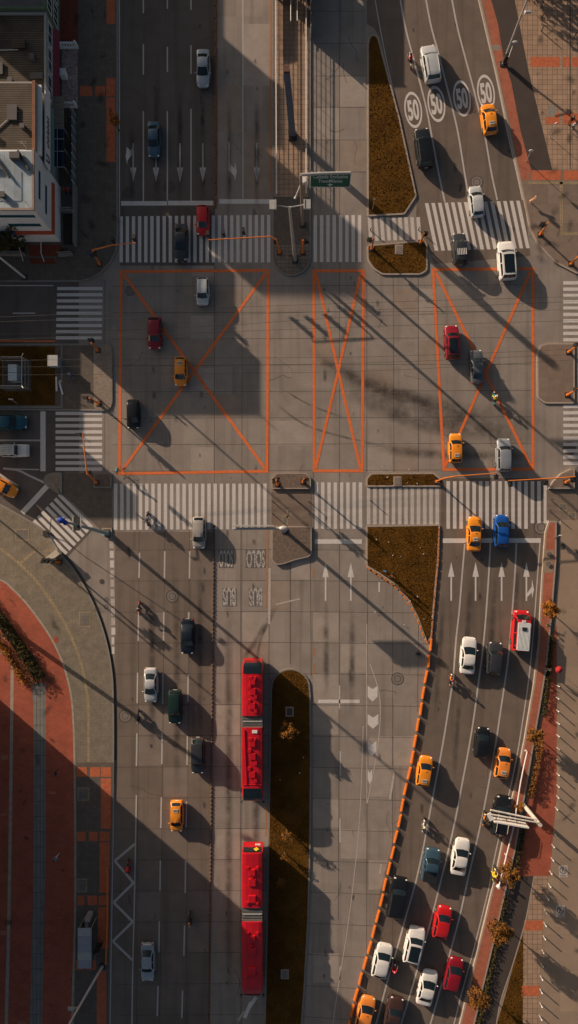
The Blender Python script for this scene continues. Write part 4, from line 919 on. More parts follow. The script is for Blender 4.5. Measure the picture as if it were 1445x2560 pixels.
def motorbike(px, py, head, col, label, bike=False):
    loc = A(px, py, .5); loc.z = 0
    r0 = thing('bicycle' if bike else 'motorbike', label, 'bicycle' if bike else 'motorbike', loc, R(90-head))
    wr, tr, wb = (.34, .022, .53) if bike else (.30, .065, .66)
    for x in (wb, -wb):
        g = MB(); pts = [(x+(wr-tr)*math.cos(2*math.pi*i/20), 0, wr+(wr-tr)*math.sin(2*math.pi*i/20)) for i in range(21)]; g.tube(pts, tr, 7); w = g.build('wheel', m_black, r0)
        g = MB(); g.tube([(x, -.05, wr), (x, .05, wr)], .035 if bike else .13, 10)
        for i in range(6): a = math.pi*i/3; g.tube([(x, 0, wr), (x+(wr-tr)*math.cos(a), 0, wr+(wr-tr)*math.sin(a))], .006 if bike else .016, 4)
        g.build('hub', m_rim, w)
    if bike:
        g = MB()
        for a, b_ in (((-wb,0,wr),(-.05,0,.30)),((-wb,0,wr),(-.2,0,.82)),((-.05,0,.30),(-.22,0,.90)),((-.05,0,.30),(.36,0,.80)),((-.18,0,.78),(.36,0,.86)),((wb,0,wr),(.34,0,.98))): g.tube([a, b_], .018, 6)
        g.build('frame', CL[col], r0); g = MB(); g.ball((-.25,0,.93), .13, sq=(1,.5,.3)); g.build('saddle', m_plast, r0)
        g = MB(); g.tube([(.46,.3,1.02),(.40,.15,1.03),(.34,0,1.0),(.40,-.15,1.03),(.46,-.3,1.02)], .015, 6); g.build('handlebar', m_dkmetal, r0); return r0
    g = MB(); g.ball((.18,0,.78), .25, 0, 12, 8, (1.15,.62,.55)); g.ball((0,0,.5), .24, 1, 10, 6, (1.2,.6,.8)); g.tube([(-.75,0,.62),(-.45,0,.66),(.1,0,.6),(.42,0,.82)], [.06,.09,.1,.06], 8, 1); g.ball((.58,0,.66), .17, 0, 10, 6, (1,.55,.4)); g.ball((-.66,0,.74), .17, 0, 10, 6, (1.3,.6,.35))
    g.tube([(wb,.09,wr),(.50,.09,.95)], .028, 6, 1); g.tube([(wb,-.09,wr),(.50,-.09,.95)], .028, 6, 1)
    g.build('body', [CL[col], m_dkmetal], r0, smooth=True)
    g = MB(); g.ball((-.28,0,.80), .2, sq=(1.9,.72,.35)); g.build('seat', m_plast, r0, smooth=True)
    g = MB(); g.tube([(.42,.36,1.02),(.50,.2,1.06),(.52,0,1.0),(.50,-.2,1.06),(.42,-.36,1.02)], .02, 6)
    for s_ in (1, -1): g.tube([(.48,.26*s_,1.06),(.5,.33*s_,1.2)], .01, 4); g.ball((.5,.34*s_,1.22), .06, sq=(.5,1,.7))
    g.build('handlebar', m_plast, r0)
    g = MB(); g.ball((.64,0,.92), .10); g.build('headlight', m_lampw, r0, smooth=True)
    g = MB(); g.ball((-.84,0,.70), .06); g.build('tail_light', m_lampr, r0, smooth=True)
    g = MB(); g.tube([(.05,-.14,.32),(-.5,-.17,.36),(-.85,-.18,.44)], [.03,.05,.05], 8); g.build('exhaust', m_rim, r0)
    return r0
RIDERS = [  # x, y, heading, bike colour, shirt, legs, helmet, extra, where
 (369,1297,180,'grey','white','jeans','grey',None,'on the lower left crosswalk'),
 (349,1521,180,'red','grey','black','black','pack','on the lane dash left of the large ring manhole'),
 (346,1792,180,'navy','navy','black','black',None,'beside the round cover left of the pale silver sedan'),
 (321,2168,180,'red','red','black','red',None,'over the zigzag markings in deep shade'),
 (475,2297,180,'black','black','black','orange',None,'in deep shade left of the second bus'),
 (1235,995,-4,'teal','yellow','jeans','white','vest','in the right orange box behind the grey sedan'),
 (1126,1698,6,'orange','navy','black','red',None,'on the lane line below the white sedan, next to the barriers'),
 (1058,2062,9,'white','grey','black','white','vest','between the barriers and the lane line above the pickup'),
 (1209,2046,9,'orange','black','black','black',None,'left of the black SUV under the sign gantry'),
 (1234,2183,10,'yellow','yellow','yellow','yellow','vest','all in yellow beside the brick planter'),
 (984,2420,13,'red','red','jeans','pink',None,'squeezed right of the white hatchback low in the queue'),
 (1025,151,-8,'white','red','black','black',None,'left of the pale silver SUV at the top of the photo'),
]
for x, y, hd, bc, sh, lg, hm, ex, where in RIDERS:
    motorbike(x, y, hd, bc, f'{bc} motorbike ridden {where}'); person(x, y, hd, 'ride', sh, lg, f'rider in {hm} helmet {where}', 0, hm, ex)
motorbike(298, 1176, 60, 'orange', 'thin bicycle ridden at the lower left corner of the left orange box', True)
person(296, 1176, 60, 'cycle', 'teal', 'black', 'cyclist in a teal top at the corner of the left orange box')
zk = KZ
for x, y, hd, po, sh, lg, lb, z in (
 (140,1931,40,'walk','black','black','person in black walking on the red plaza beside the stone band', KZ+.004),
 (142,2142,60,'walk','teal','white','person in teal and white walking on the shaded red plaza', KZ+.004),
 (179,940,90,'walk','blue','navy','person in blue standing on the dark paving of the left island', KZ),
 (226,637,120,'stand','blue','jeans','person in bright blue beside the orange signal at the upper left corner', KZ),
 (1427,303,200,'stand','black','black','person in black on the plaza tiles at the right edge, upper of two', KZ+.004),
 (1433,319,30,'walk','white','black','person in white and black on the plaza at the right edge, lower of two', KZ+.004),
 (963,1428,200,'stand','blue','blue','person in blue crouched over the curved edge of the grass triangle', KZ),
 (979,1440,230,'walk','orange','navy','person in orange and navy on the curved edge of the grass triangle', KZ),
 (984,1460,230,'stand','green','black','person in dark green lowest on the curved edge of the grass triangle', KZ),
 (1369,1672,190,'walk','black','black','person in black standing on the brick planter beside a red parasol', .344),
 (173,478,90,'stand','red','black','person in red behind the railing beside the white building', KZ),
 (163,478,270,'stand','red','black','person in dark red nearest the wall of the white building', KZ)):
    person(x, y, hd, po, sh, lg, lb, z)
# ------------------------------------------------------------------ lane separators and barriers
def dupe(o, loc, rz):
    c = o.copy(); COL.objects.link(c); c.location = loc; c.rotation_euler = (0, 0, rz)
    for ch in o.children:
        d = ch.copy(); COL.objects.link(d); d.parent = c
    return c
def row(path, step, proto, n=999, z=0, jit=0.0):
    first = True
    for k, (p, d) in enumerate(along([(a, b_) for a, b_ in path], step)):
        if k >= n: break
        loc = G(p.x+rnd(-1,1)*jit*1.3, p.y+rnd(-1,1)*jit, z); rz = math.atan2(-d.y, d.x)+rnd(-.045,.045)*jit
        if first: proto.location = loc; proto.rotation_euler = (0, 0, rz); first = False
        else: dupe(proto, loc, rz)
m = MB(); m.obox((0,0,.05), (.40,.26,.10), 0, 0, .9); m.obox((0,0,.12), (.30,.17,.07), 0, 0, .7); m.tube([(-.13,0,.15),(.13,0,.15)], .03, 6)
row([(535,1316),(531,1700),(527,2100),(524,2330),(521,2640)], 10.2, tag(m.build('lane_separator', m_brbar), 'small brown lump in the long separator row between car lanes and lower left busway', 'lane separator', 'small brown lane separators'))
m = MB(); m.obox((0,0,.07), (1.45,.26,.14), 0, 0, .92); m.obox((0,0,.17), (1.2,.14,.07), 0, 0, .8)
row([(539,-60),(538,510)], 31.5, tag(m.build('lane_separator', m_redsep), 'rust coloured long lane separator in the row beside the upper left lanes', 'lane separator', 'rust lane separators'))
BAR = sm([(1076,1612),(1071,1660),(1064,1700),(1056,1745),(1047,1800),(1035,1870),(1020,1945),(1005,2020),(989,2095),(970,2180),(951,2260),(929,2345),(906,2430),(886,2505),(865,2590),(850,2650)], 4)
bt = thing('barrier', 'orange plastic barrier in the curved row left of the lower right queue', 'barrier', group='orange barrier row')
m = MB(); m.obox((0,0,.09), (1.62,.30,.16), 0, 0, .93); m.obox((0,0,.23), (1.56,.16,.15), 0, 0, .9)
m.build('body', m_sorange, bt)
for x in (-.98,): m = MB(); m.tube([(x,0,.0),(x,0,.38)], .05, 8); m.build('hinge_pin', m_dkmetal, bt)
row(BAR, 40.6, bt, jit=.8)
m = MB(); m.obox((0,0,.1), (1.5,.2,.2), 0, 0, .8); row([(917,-120),(919,22)], 36, tag(m.build('lane_separator', m_sorange), 'bright orange separator at the top edge above the tall grass triangle', 'lane separator', 'orange separators above the grass triangle'))
m = MB(); m.obox((0,0,KZ+.02), (.55,.17,.05), 0, 0, .9)
row(sm([(921,1421),(950,1441),(986,1466),(1018,1503),(1042,1547),(1058,1590),(1068,1605)], 4), 17, tag(m.build('painted_kerb_block', m_sorange), 'orange painted kerb block on the curved edge of the lower grass triangle', 'kerb block', 'orange kerb blocks'), 16)
m = MB(); m.obox((0,0,KZ+.02), (1.1,.17,.05), 0, 0, .9)
row([(1097,1330),(1095,1400),(1086,1500),(1078,1590)], 26, tag(m.build('painted_kerb_block', M('faded_orange', (.42,.17,.07), .8, .4, 3)), 'faded orange kerb block on the straight right edge of the lower grass triangle', 'kerb block', 'faded kerb blocks'), 11)
m = MB(); m.tube([G(271,2166,.35)-G(271,2290), G(271,2290,.35)-G(271,2290), G(267,2405,.35)-G(271,2290)], .11, 8)
for y in (2168,2226,2284,2345,2402): m.tube([G(271-(y > 2290)*(y-2290)*.035, y, 0)-G(271,2290), G(271-(y > 2290)*(y-2290)*.035, y, .38)-G(271,2290)], .05, 6)
tag(m.build('kerb_rail', m_sorange, loc=G(271,2290,KZ)), 'long orange rail along the kerb beside the bus shelter', 'railing')
# bollards
bo = thing('bollard', 'slim grey steel bollard in the long row along the lower right plaza', 'bollard', group='bollards along the lower right plaza')
m = MB(); m.tube([(0,0,0),(0,0,.78)], .07, 10); m.build('post', m_steel, bo); m = MB(); m.ball((0,0,.80), .085, n=10, k=6); m.tube([(0,0,.66),(0,0,.71)], .082, 10); m.build('cap', m_wsteel, bo)
first = True
for x, y in ((1391,1712),(1390,1743),(1390,1774),(1391,1805),(1391,1836),(1391,1868),(1391,1898),(1391,1932),(1391,1961),(1390,1988),(1387,2017),(1382,2079),(1379,2110),(1377,2143),(1373,2176),(1370,2208),(1365,2240),(1361,2273),(1359,2305),(1357,2338),(1354,2373),(1351,2405),(1350,2438),(1349,2471),(1349,2505),(1348,2537),(1347,2572)):
    if first: bo.location = G(x, y, KZ-.02); first = False
    else: dupe(bo, G(x, y, KZ-.02), 0)
def more_bollards(pts, label, group, z, h=1.0):
    m = MB(); m.tube([(0,0,0),(0,0,.62*h),(0,0,.82*h),(0,0,.9*h)], [.065,.06,.06,.03], 8); b = None
    for x, y in pts:
        if b is None: b = tag(m.build('bollard', m_dkmetal, loc=G(x, y, z)), label, 'bollard', group)
        else: dupe(b, G(x, y, z), 0)
more_bollards([(681,1253),(681,1284),(771,1253),(771,1283)], 'dark thin bollard on the paving between the two stone median islands', 'bollards between the stone median islands', .03)
more_bollards([(1376,1249),(1371,1275),(1440,1380)], 'dark thin bollard on the flat paving above the brick planter', 'bollards above the brick planter', KZ-.02, 1.2)
more_bollards([(1352,18),(1352,49),(1352,80),(1434,95)], 'dark thin bollard on the tan plaza in the upper right corner', 'bollards in the upper right plaza', KZ, 1.1)
more_bollards([(926,576),(1046,575),(926,1251)], 'dark short bollard standing on a worn middle crosswalk', 'bollards on the worn crosswalks', .0, .9)

# ------------------------------------------------------------------ traffic signals
def head_(parent, p, face, dn=.45, mat=m_plast):     # hanging lamp head, lenses towards `face` (unit vector)
    f = Vector(face).normalized(); m = MB(); rz = math.atan2(f.y, f.x)
    m.obox(p, (.26,.30,.95), rz); m.obox((p[0]-f.x*.15, p[1]-f.y*.15, p[2]), (.03,.44,1.1), rz)
    h = m.build('signal_head', mat, parent)
    for i, c in enumerate(((.5,.02,.02),(.5,.3,.02),(.02,.35,.12))):
        q = Vector(p)+Vector((f.x*.15, f.y*.15, .33-.33*i)); g = MB(); g.ball(q, .12, n=10, k=6, sq=(.5,.5,1)); g.build('lens', M('lens_%d' % i, mul(c, .35), .2, .05, 3), h)
        g = MB(); g.obox(q+Vector((f.x*.12, f.y*.12, .12)), (.26,.30,.03), rz); g.build('visor', m_plast, h)
def signal(base, top, z, label, arm=(), heads=(), face=(0,-1,0), z0=KZ, post_heads=()):
    b = G(*base, z0); t = A(*top, z); r0 = thing('traffic_signal', label, 'traffic signal', b)
    L_ = lambda p: Vector(p)-b
    m = MB(); pts = [Vector((0,0,0)), Vector((0,0,z*.45)).lerp(L_(t), .02), L_(t)-Vector((0,0,.5))]
    pts = [Vector((0,0,0)), L_(t)*.5, L_(t)]; pts[1].z = (z-z0)*.5
    ar = [L_(A(*q, z+.25)) for q in arm]
    if ar: pts = pts[:2]+[L_(t)-Vector((0,0,.55)), L_(t).lerp(ar[0], .04)]
    m.tube(pts, [.12,.10,.09,.085][:len(pts)], 10); m.tube([(0,0,0),(0,0,.45)], .2, 10); m.build('pole', m_sorange, r0)
    m = MB(); m.obox((0,0,.03), (.62,.62,.06)); m.build('base_plate', m_dkmetal, r0)
    if ar: m = MB(); m.tube([pts[-1]]+ar, [.10]+[.075]*(len(ar)-1)+[.06], 8); m.build('arm', m_sorange, r0)
    for h in heads:
        p = L_(A(*h, z-.25)); head_(r0, p, face)
        if ar:
            m = MB(); q = min((pts[-1].lerp(ar[-1], k/20) for k in range(21)), key=lambda v: (v-p).length); m.tube([q, p+Vector((0,0,.4))], .035, 6); m.build('bracket', m_dkmetal, r0)
    for h in post_heads:
        zz = z-1.0; p = L_(A(*h, zz)); head_(r0, p, face); m = MB(); m.tube([L_(t)*.72, p], .04, 6); m.build('bracket', m_dkmetal, r0)
    return r0
signal((250,661), (229,626), 4.6, 'orange signal with a long arm on the upper left corner pavement', [(280,613),(339,607)], [(336,597),(283,602)], (0,1,0), post_heads=((237,634),))
signal((699,633), (692,600), 4.4, 'orange signal with a long three headed arm over the upper left crosswalk', [(676,591),(630,594),(521,600)], [(520,588),(559,585),(609,580)], (0,1,0), post_heads=((688,602),))
signal((757,633), (757,600), 3.9, 'short orange signal post on the rounded tip of the upper median', post_heads=((764,603),), face=(1,0,0))
signal((929,623), (934,594), 3.4, 'short orange signal post at the left end of the small grass island', post_heads=((926,600),), face=(-1,0,0))
signal((1051,608), (1060,583), 3.4, 'short orange signal post at the right end of the small grass island', post_heads=((1061,585),), face=(1,0,0))
signal((1349,588), (1371,556), 4.2, 'orange signal post on the upper right corner beside the slanted crosswalk', post_heads=((1357,562),), face=(-1,0,0))
signal((1426,661), (1462,626), 4.2, 'orange signal post at the right edge below the upper right pavement', post_heads=((1452,630),), face=(1,0,0))
signal((246,877), (228,857), 4.0, 'orange signal post at the top of the pebble pad on the left island', post_heads=((230,851),), face=(-1,0,0))
signal((248,1010), (223,995), 4.0, 'orange signal post at the bottom of the pebble pad on the left island', post_heads=((217,995),(228,1004)), face=(-1,0,0))
signal((243,1206), (219,1187), 4.4, 'orange signal with a long arm over the left street crosswalk', [(216,1172),(207,1085)], [(200,1087),], (-1,0,0), post_heads=((222,1181),))
signal((694,1211), (690,1200), 4.4, 'orange signal with a white tipped pole at the left of the small stone island', post_heads=((684,1201),(696,1197)), face=(0,-1,0), z0=.3)
signal((757,1205), (760,1197), 4.0, 'orange signal at the right end of the small stone island', post_heads=((764,1199),), face=(1,0,0), z0=.3)
signal((1091,1204), (1106,1197), 4.4, 'orange signal with a long arm from the grass planter over the lower crosswalk', [(1135,1191),(1241,1183)], [(1240,1191),], (0,-1,0), post_heads=((1100,1206),))
signal((1412,1206), (1438,1192), 4.4, 'orange signal with a two headed arm from the right stone island', [(1425,1193),(1380,1196),(1271,1202)], [(1275,1209),(1364,1205)], (0,-1,0), post_heads=((1432,1198),), z0=.3)
signal((1420,881), (1452,858), 4.2, 'orange signal post at the top of the right island', post_heads=((1440,862),), face=(1,0,0))
signal((1417,988), (1449,969), 4.2, 'orange signal post at the bottom of the right island', post_heads=((1441,972),), face=(1,0,0))
signal((150,1405), (114,1406), 4.6, 'orange signal with three heads on the lower left cobbled pavement', heads=((110,1400),(121,1400),(134,1401)), face=(-.5,-1,0))
# white tip of the left signal of the small stone island
# ------------------------------------------------------------------ lamps, gantries, masts
def mast(name, label, cat, base, top, z, r=(.16,.09), mat=m_steel, z0=KZ):
    b = G(*base, z0); r0 = thing(name, label, cat, b); t = A(*top, z)-b
    m = MB(); m.tube([(0,0,0), t*.5, t], [r[0], (r[0]+r[1])/2, r[1]], 10); m.build('pole', mat, r0)
    m = MB(); m.obox((0,0,.05), (.7,.7,.1)); m.build('base_plate', m_dkmetal, r0)
    return r0, b, t
def lamp_head(r0, p, d, w=.5, l=1.1, mat=m_steel):
    m = MB(); m.obox(p, (l, w, .22), math.atan2(d[1], d[0]), 0, .75); h = m.build('lamp_head', mat, r0); m = MB(); m.obox((p[0], p[1], p[2]-.13), (l*.7, w*.7, .05), math.atan2(d[1], d[0])); m.build('diffuser', m_lampw, h)
r0, b, t = mast('street_lamp', 'tall grey double armed street lamp on the rounded tip of the upper median', 'street lamp', (738,652), (724,518), 15.2, (.22,.13))
for x, y, s_ in ((684,512,-1),(766,511,1)):
    p = A(x, y, 15.4)-b; m = MB(); m.tube([t-Vector((0,0,.05)), p], .06, 8); m.build('arm', m_steel, r0)
    m = MB(); m.obox(p+Vector((s_*.15,0,0)), (.55,.95,.25)); m.obox(p+Vector((-s_*.22,0,.02)), (.12,.98,.32)); m.build('floodlight', m_steel, r0); m = MB(); m.obox(p+Vector((s_*.15,0,-.15)), (.45,.8,.04)); m.build('diffuser', m_lampw, r0)
m = MB(); m.obox((-.45,.35,.6), (.62,.12,.32)); m.obox((.45,.35,.6), (.62,.12,.32)); m.build('cross_plate', M('rust_plate', (.12,.05,.035), .8, .3, 3), r0)
r0, b, t = mast('street_lamp', 'very tall grey street lamp beside the bike path at the upper right', 'street lamp', (1256,162), (1385,-178), 15.5, (.15,.08))
p = A(1320,29,8.2)-b; q = t*.5; m = MB(); m.tube([A(1306,36,7.6)-b, A(1310,30,8.1)-b, p], .05, 6); m.build('arm', m_steel, r0); lamp_head(r0, p, (1,.05), .35, .8)
m = MB(); m.obox((.12,.1,.9), (.5,.35,1.2)); m.build('control_box', m_dkmetal, r0)
m = MB(); m.tube([G(1255,178,2.6)-b, G(1264,150,3.0)-b], .05, 6); m.ball(G(1268,147,3.0)-b, .3, sq=(1.2,.7,.4)); m.build('camera_arm', m_steel, r0)
r0, b, t = mast('street_lamp', 'tall pale street lamp on the tiled pavement below the bus shelter', 'street lamp', (257,2413), (150,2600), 15.0, (.16,.09), m_wsteel)
p = A(178,2522,9.2)-b; m = MB(); m.tube([t*.60, p], .05, 6); m.build('arm', m_steel, r0); lamp_head(r0, p, (-1,0), .35, .8)
r0, b, t = mast('street_lamp', 'tall pale street lamp at the left edge below the white building', 'street lamp', (63,695), (-40,612), 13.0, (.15,.09), m_wsteel); lamp_head(r0, t, (-1,.7))
r0, b, t = mast('camera_mast', 'teal camera mast with a panel and a blue camera beside the slip crosswalk', 'mast', (268,1333), (157,1303), 16.5, (.24,.11), M('teal_steel', (.22,.34,.34), .5, .2, 3))
p = A(196,1309,11.5)-b; m = MB(); m.obox(p+Vector((0,0,.5)), (.75,1.5,.10), 0); m.build('panel', m_dkmetal, r0); m = MB(); m.obox(p+Vector((.42,0,.5)), (.14,1.5,.16)); m.obox(p+Vector((-.42,0,.5)), (.14,1.5,.16)); m.build('panel_frame', m_steel, r0)
m = MB(); m.ball(t+Vector((-.1,.1,.2)), .42, sq=(1,.8,.9)); m.ball(t+Vector((.25,-.15,0)), .28); m.build('camera', M('camera_blue', (.01,.05,.35), .4, .1, 3), r0)
m = MB(); m.obox((0,0,.5), (.7,.5,1.0)); m.build('control_box', MATS['teal_steel'], r0)
r0, b, t = mast('street_lamp', 'thin dark bent street lamp beside the slip crosswalk', 'street lamp', (116,1333), (126,1326), .6, (.05,.05), m_dkmetal)
m = MB(); m.tube([t, A(125,1325,1.5)-b, A(128,1297,6.2)-b, A(141,1292,6.7)-b, A(152,1294,6.7)-b], [.05,.05,.045,.04,.035], 6); m.build('bent_arm', m_dkmetal, r0); lamp_head(r0, A(156,1297,6.6)-b, (.8,.6), .3, .7, m_wsteel)
# green busway sign
r0, b, t = mast('sign_gantry', 'green overhead sign on a steel mast above the right busway lane', 'road sign', (757,563), (752,437), 12.6, (.2,.14), M('old_steel', (.30,.24,.19), .7, .25, 3))
m = MB(); m.tube([A(752,437,12.6)-b, A(800,434,12.6)-b, A(877,432,12.6)-b], .16, 10); m.build('arm', m_steel, r0)
p = A(826,450,11.9)-b; sw = 101/S*(1-11.9/HC)
sg = MB(); sg.obox(p, (sw, .12, 3.0)); so = sg.build('sign_panel', [m_sgreen], r0); so.location = p; so.data.transform(Matrix.Translation(-p)); so.rotation_euler.x = R(-30); so.data.transform(Matrix.Diagonal((1,1,.55,1)))
m = MB(); w2, h2 = sw/2, .825
for q in ((-w2,-w2+.07,-h2,h2),(w2-.07,w2,-h2,h2),(-w2+.07,w2-.07,-h2,-h2+.07),(-w2+.07,w2-.07,h2-.07,h2)): m.box(q[0], q[1], -.068, -.062, q[2], q[3])
m.build('sign_border', m_wsteel, so)
def sign_text(body, w, h, z, par):
    me = text_mesh(body, 1.0, .01); xs = [v.co.x for v in me.vertices]; ys = [v.co.y for v in me.vertices]; cx, cy = (min(xs)+max(xs))/2, (min(ys)+max(ys))/2
    for v in me.vertices: v.co = ((v.co.x-cx)*w/(max(xs)-min(xs)), -.075, z+(v.co.y-cy)*h/(max(ys)-min(ys)))
    me.materials.append(m_wsteel); link('sign_lettering', me, par)
sign_text('Calzada Exclusiva', sw*.86, .42, .45, so); sign_text('TransMilenio', sw*.60, .38, -.07, so)
m = MB(); m.add([(-.35,-.072,-.45),(.35,-.072,-.45),(0,-.072,-.68)], [(0,1,2)]); m.box(-.07,.07,-.076,-.070,-.5,-.34); m.build('sign_arrow', m_wsteel, so)
for x in (-2.0,-1.3,.6,1.7): m = MB(); m.tube([p+Vector((x,.35,.55)), p+Vector((x,.55,.75))], .06, 6); m.build('bracket', m_steel, r0)
m = MB(); m.obox(A(758,450,9.5)-b, (.55,.75,.5), R(25)); m.build('camera_box', m_wsteel, r0); m = MB(); m.tube([A(751,462,9)-b, A(738,494,8.2)-b], .05, 6); m.ball(A(738,495,8.2)-b, .15); m.build('camera_arm', m_wsteel, r0)
# gantry over the lower busway lanes
r0, b, t = mast('sign_gantry', 'grey overhead sign gantry seen edge on beside the trapezoid stone island', 'road sign', (712,1327), (709,1321), 7.2, (.24,.2), m_steel, .3)
m = MB(); m.tube([t, A(585,1322,7.2)-b], .14, 8); m.build('arm', m_steel, r0); m = MB(); x0, x1 = A(584,1314,7.0).x-b.x, A(684,1314,7.0).x-b.x; yy_ = A(600,1313.5,7).y-b.y; m.box(x0, x1, yy_-.1, yy_+.02, 5.9, 7.3); m.build('sign_panel', m_steel, r0)
for x in (-5.2,-3.6,-2.0): m = MB(); m.tube([(x, yy_, 6.9), (x, t.y, 7.0)], .05, 6); m.build('bracket', m_steel, r0)
m = MB(); m.ball(t, .42, sq=(1.4,.8,.8)); m.build('collar', m_steel, r0)
# white gantry lower right
m_wth = M('weathered_white_steel', (.54,.49,.43), .6, .35, 2.5, col2=(.62,.56,.5))
r0, b, t = mast('sign_gantry', 'white overhead sign gantry leaning over the black SUV at the brick planter', 'road sign', (1307,2010), (1351,2063), 6.4, (.26,.22), m_wth, .34)
for dy, dz in ((0,0),(-11,.1)): m = MB(); m.tube([A(1343,2056+dy*.6,6.3+dz)-b, A(1226,2036+dy,6.3+dz)-b], .11, 8); m.build('arm', m_wth, r0)
m = MB(); a_, c_ = A(1232,2049,6.0)-b, A(1318,2064,6.0)-b; d = (c_-a_).normalized(); m.obox((a_+c_)/2, ((c_-a_).length, .14, 1.3), math.atan2(d.y, d.x)); m.obox(A(1226,2042,6.3)-b, (.9,.55,.1), R(-62)); m.build('sign_panel', m_wsteel, r0)
for k in range(4): q = A(1240+k*26, 2040+k*4, 6.3)-b; m = MB(); m.tube([q, q+Vector((.1,-.65,-.2))], .05, 6); m.build('bracket', M('rust_plate', ()), r0)
# long white rail beside the planter
m = MB(); P = [A(x, y, .95) for x, y in sm([(1318,1879),(1302,1955),(1285,2060),(1266,2140),(1247,2218)], 4)]; c = P[8]; m.tube([p-c for p in P], .09, 8); m.tube([P[0]-c, P[0]-c+Vector((-.35,.12,0))], .06, 6); m.obox(P[-1]-c, (.5,.5,.3), .6, 0, .5)
for p in P[::4]: m.tube([p-c, Vector((p.x-c.x, p.y-c.y, -.65))], .05, 6)
tag(m.build('guard_rail', m_wsteel, loc=c), 'long pale steel rail running along the kerb past the white sign gantry', 'railing')
# totem and station
def totem(px, py, tx, ty, z, w, dpt, label):
    b = G(px, py, KZ); t = A(tx, ty, z)-b; r0 = thing('totem', label, 'totem', b); m = MB(); vs = []
    for c_, k in (((0,0,0),1), (tuple(t),.85)):
        for x, y in ((-w/2,-dpt/2),(w/2,-dpt/2),(w/2,dpt/2),(-w/2,dpt/2)): vs.append((c_[0]+x*k, c_[1]+y*k, c_[2]))
    m.add(vs, [(3,2,1,0),(4,5,6,7),(0,1,5,4),(1,2,6,5),(2,3,7,6),(3,0,4,7)]); m.build('column', M('totem_blue', (.10,.135,.19), .5, .15, 2), r0)
    m = MB(); m.obox(t+Vector((0,.15,.1)), (w*.8,dpt*1.3,.5)); m.build('cap', M('rust_plate', ()), r0); m = MB(); m.obox((0,0,.3), (w*1.3,dpt*1.8,.6)); m.build('base', m_dkmetal, r0); return r0
totem(732,345,717,180,12.2,.78,.5,'tall blue grey station totem leaning on the tan platform of the upper median')
st = thing('station', 'busway station roof with steel edge at the very top of the upper median', 'station', G(729,-150,KZ))
lx = lambda x: (x-729)/S; ly = lambda y: (-150-y)/S
m = MB(); m.box(lx(684),lx(774),ly(6),ly(-900),4.0,4.25); m.build('roof', M('roof_metal', (.2,.23,.26), .5, .15, 2), st)
m = MB(); m.box(lx(683),lx(775),ly(9),ly(6),3.9,4.35); m.build('roof_edge', M('blue_edge', (.45,.55,.60), .4, .1, 2), st)
for x in (686,771):
    for k in range(9): m = MB(); yk = -8-k*55; m.box(lx(x)-.1,lx(x)+.1,ly(yk)-.12,ly(yk)+.12,0,4.0); m.build('column', m_steel, st)
    m = MB(); 
    for k in range(8): yk = -12-k*55; m.box(lx(x)-.03,lx(x)+.03,ly(yk-36),ly(yk),.6,3.7)
    m.build('side_panel', m_steel, st)
shade_wall = thing('wall', 'added dark shade wall along the right side of the platform at the top', 'wall', G(776,100,KZ))  # wall added to throw shade on the lanes beside the platform
m = MB(); m.box(-.05,.05,0,9.0,0,2.3); m.build('panel', m_dkmetal, shade_wall)
for k in range(7): m = MB(); m.tube([(0,k*1.5,0),(0,k*1.5,2.5)], .06, 6); m.build('post', m_steel, shade_wall)
def railing(pts, h, label, z=KZ, posts=1.5, wires=5, mat=m_wsteel, thick=.055):
    P = [G(*p, z) for p in pts]; c = P[0].copy(); r0 = thing('railing', label, 'railing', c)
    m = MB(); m.tube([p-c+Vector((0,0,h)) for p in P], thick, 8); m.build('handrail', mat, r0)
    m = MB()
    for k in range(wires): m.tube([p-c+Vector((0,0,h*(k+.6)/(wires+.3))) for p in P], .022, 5)
    m.build('wires', m_dkmetal, r0); m = MB()
    for p, d in along([(p.x, p.y) for p in P], posts): m.tube([Vector((p.x-c.x, p.y-c.y, 0)), Vector((p.x-c.x, p.y-c.y, h))], .03, 6)
    o = m.build('posts', m_dkmetal, r0)
    return r0
railing([(690.5,-60),(691,250),(692,496)], 1.15, 'long white handrail along the left side of the upper median platform')
railing([(765,-60),(765,250),(765,496)], 1.15, 'long white handrail along the right side of the upper median platform')
railing([(727,-60),(727,70)], 1.1, 'short white handrail left of the two short ones under the station roof', wires=2)
railing([(743,-60),(743,70)], 1.1, 'short white handrail right of the two short ones under the station roof', wires=2)
m = MB()  # dark bars drawn in place of the roof slats' shadow lines
for k in range(7): m.box(*sorted((lx(697+k*5)+0, lx(697+k*5)+.05)), ly(150-k*1.0), ly(-30), .25, .33)
tag(m.build('ramp_shadow_bars', m_dkmetal, loc=G(729,-150,KZ)), 'dark bars standing in for roof slat shadows on the station ramp at the top', 'ramp')

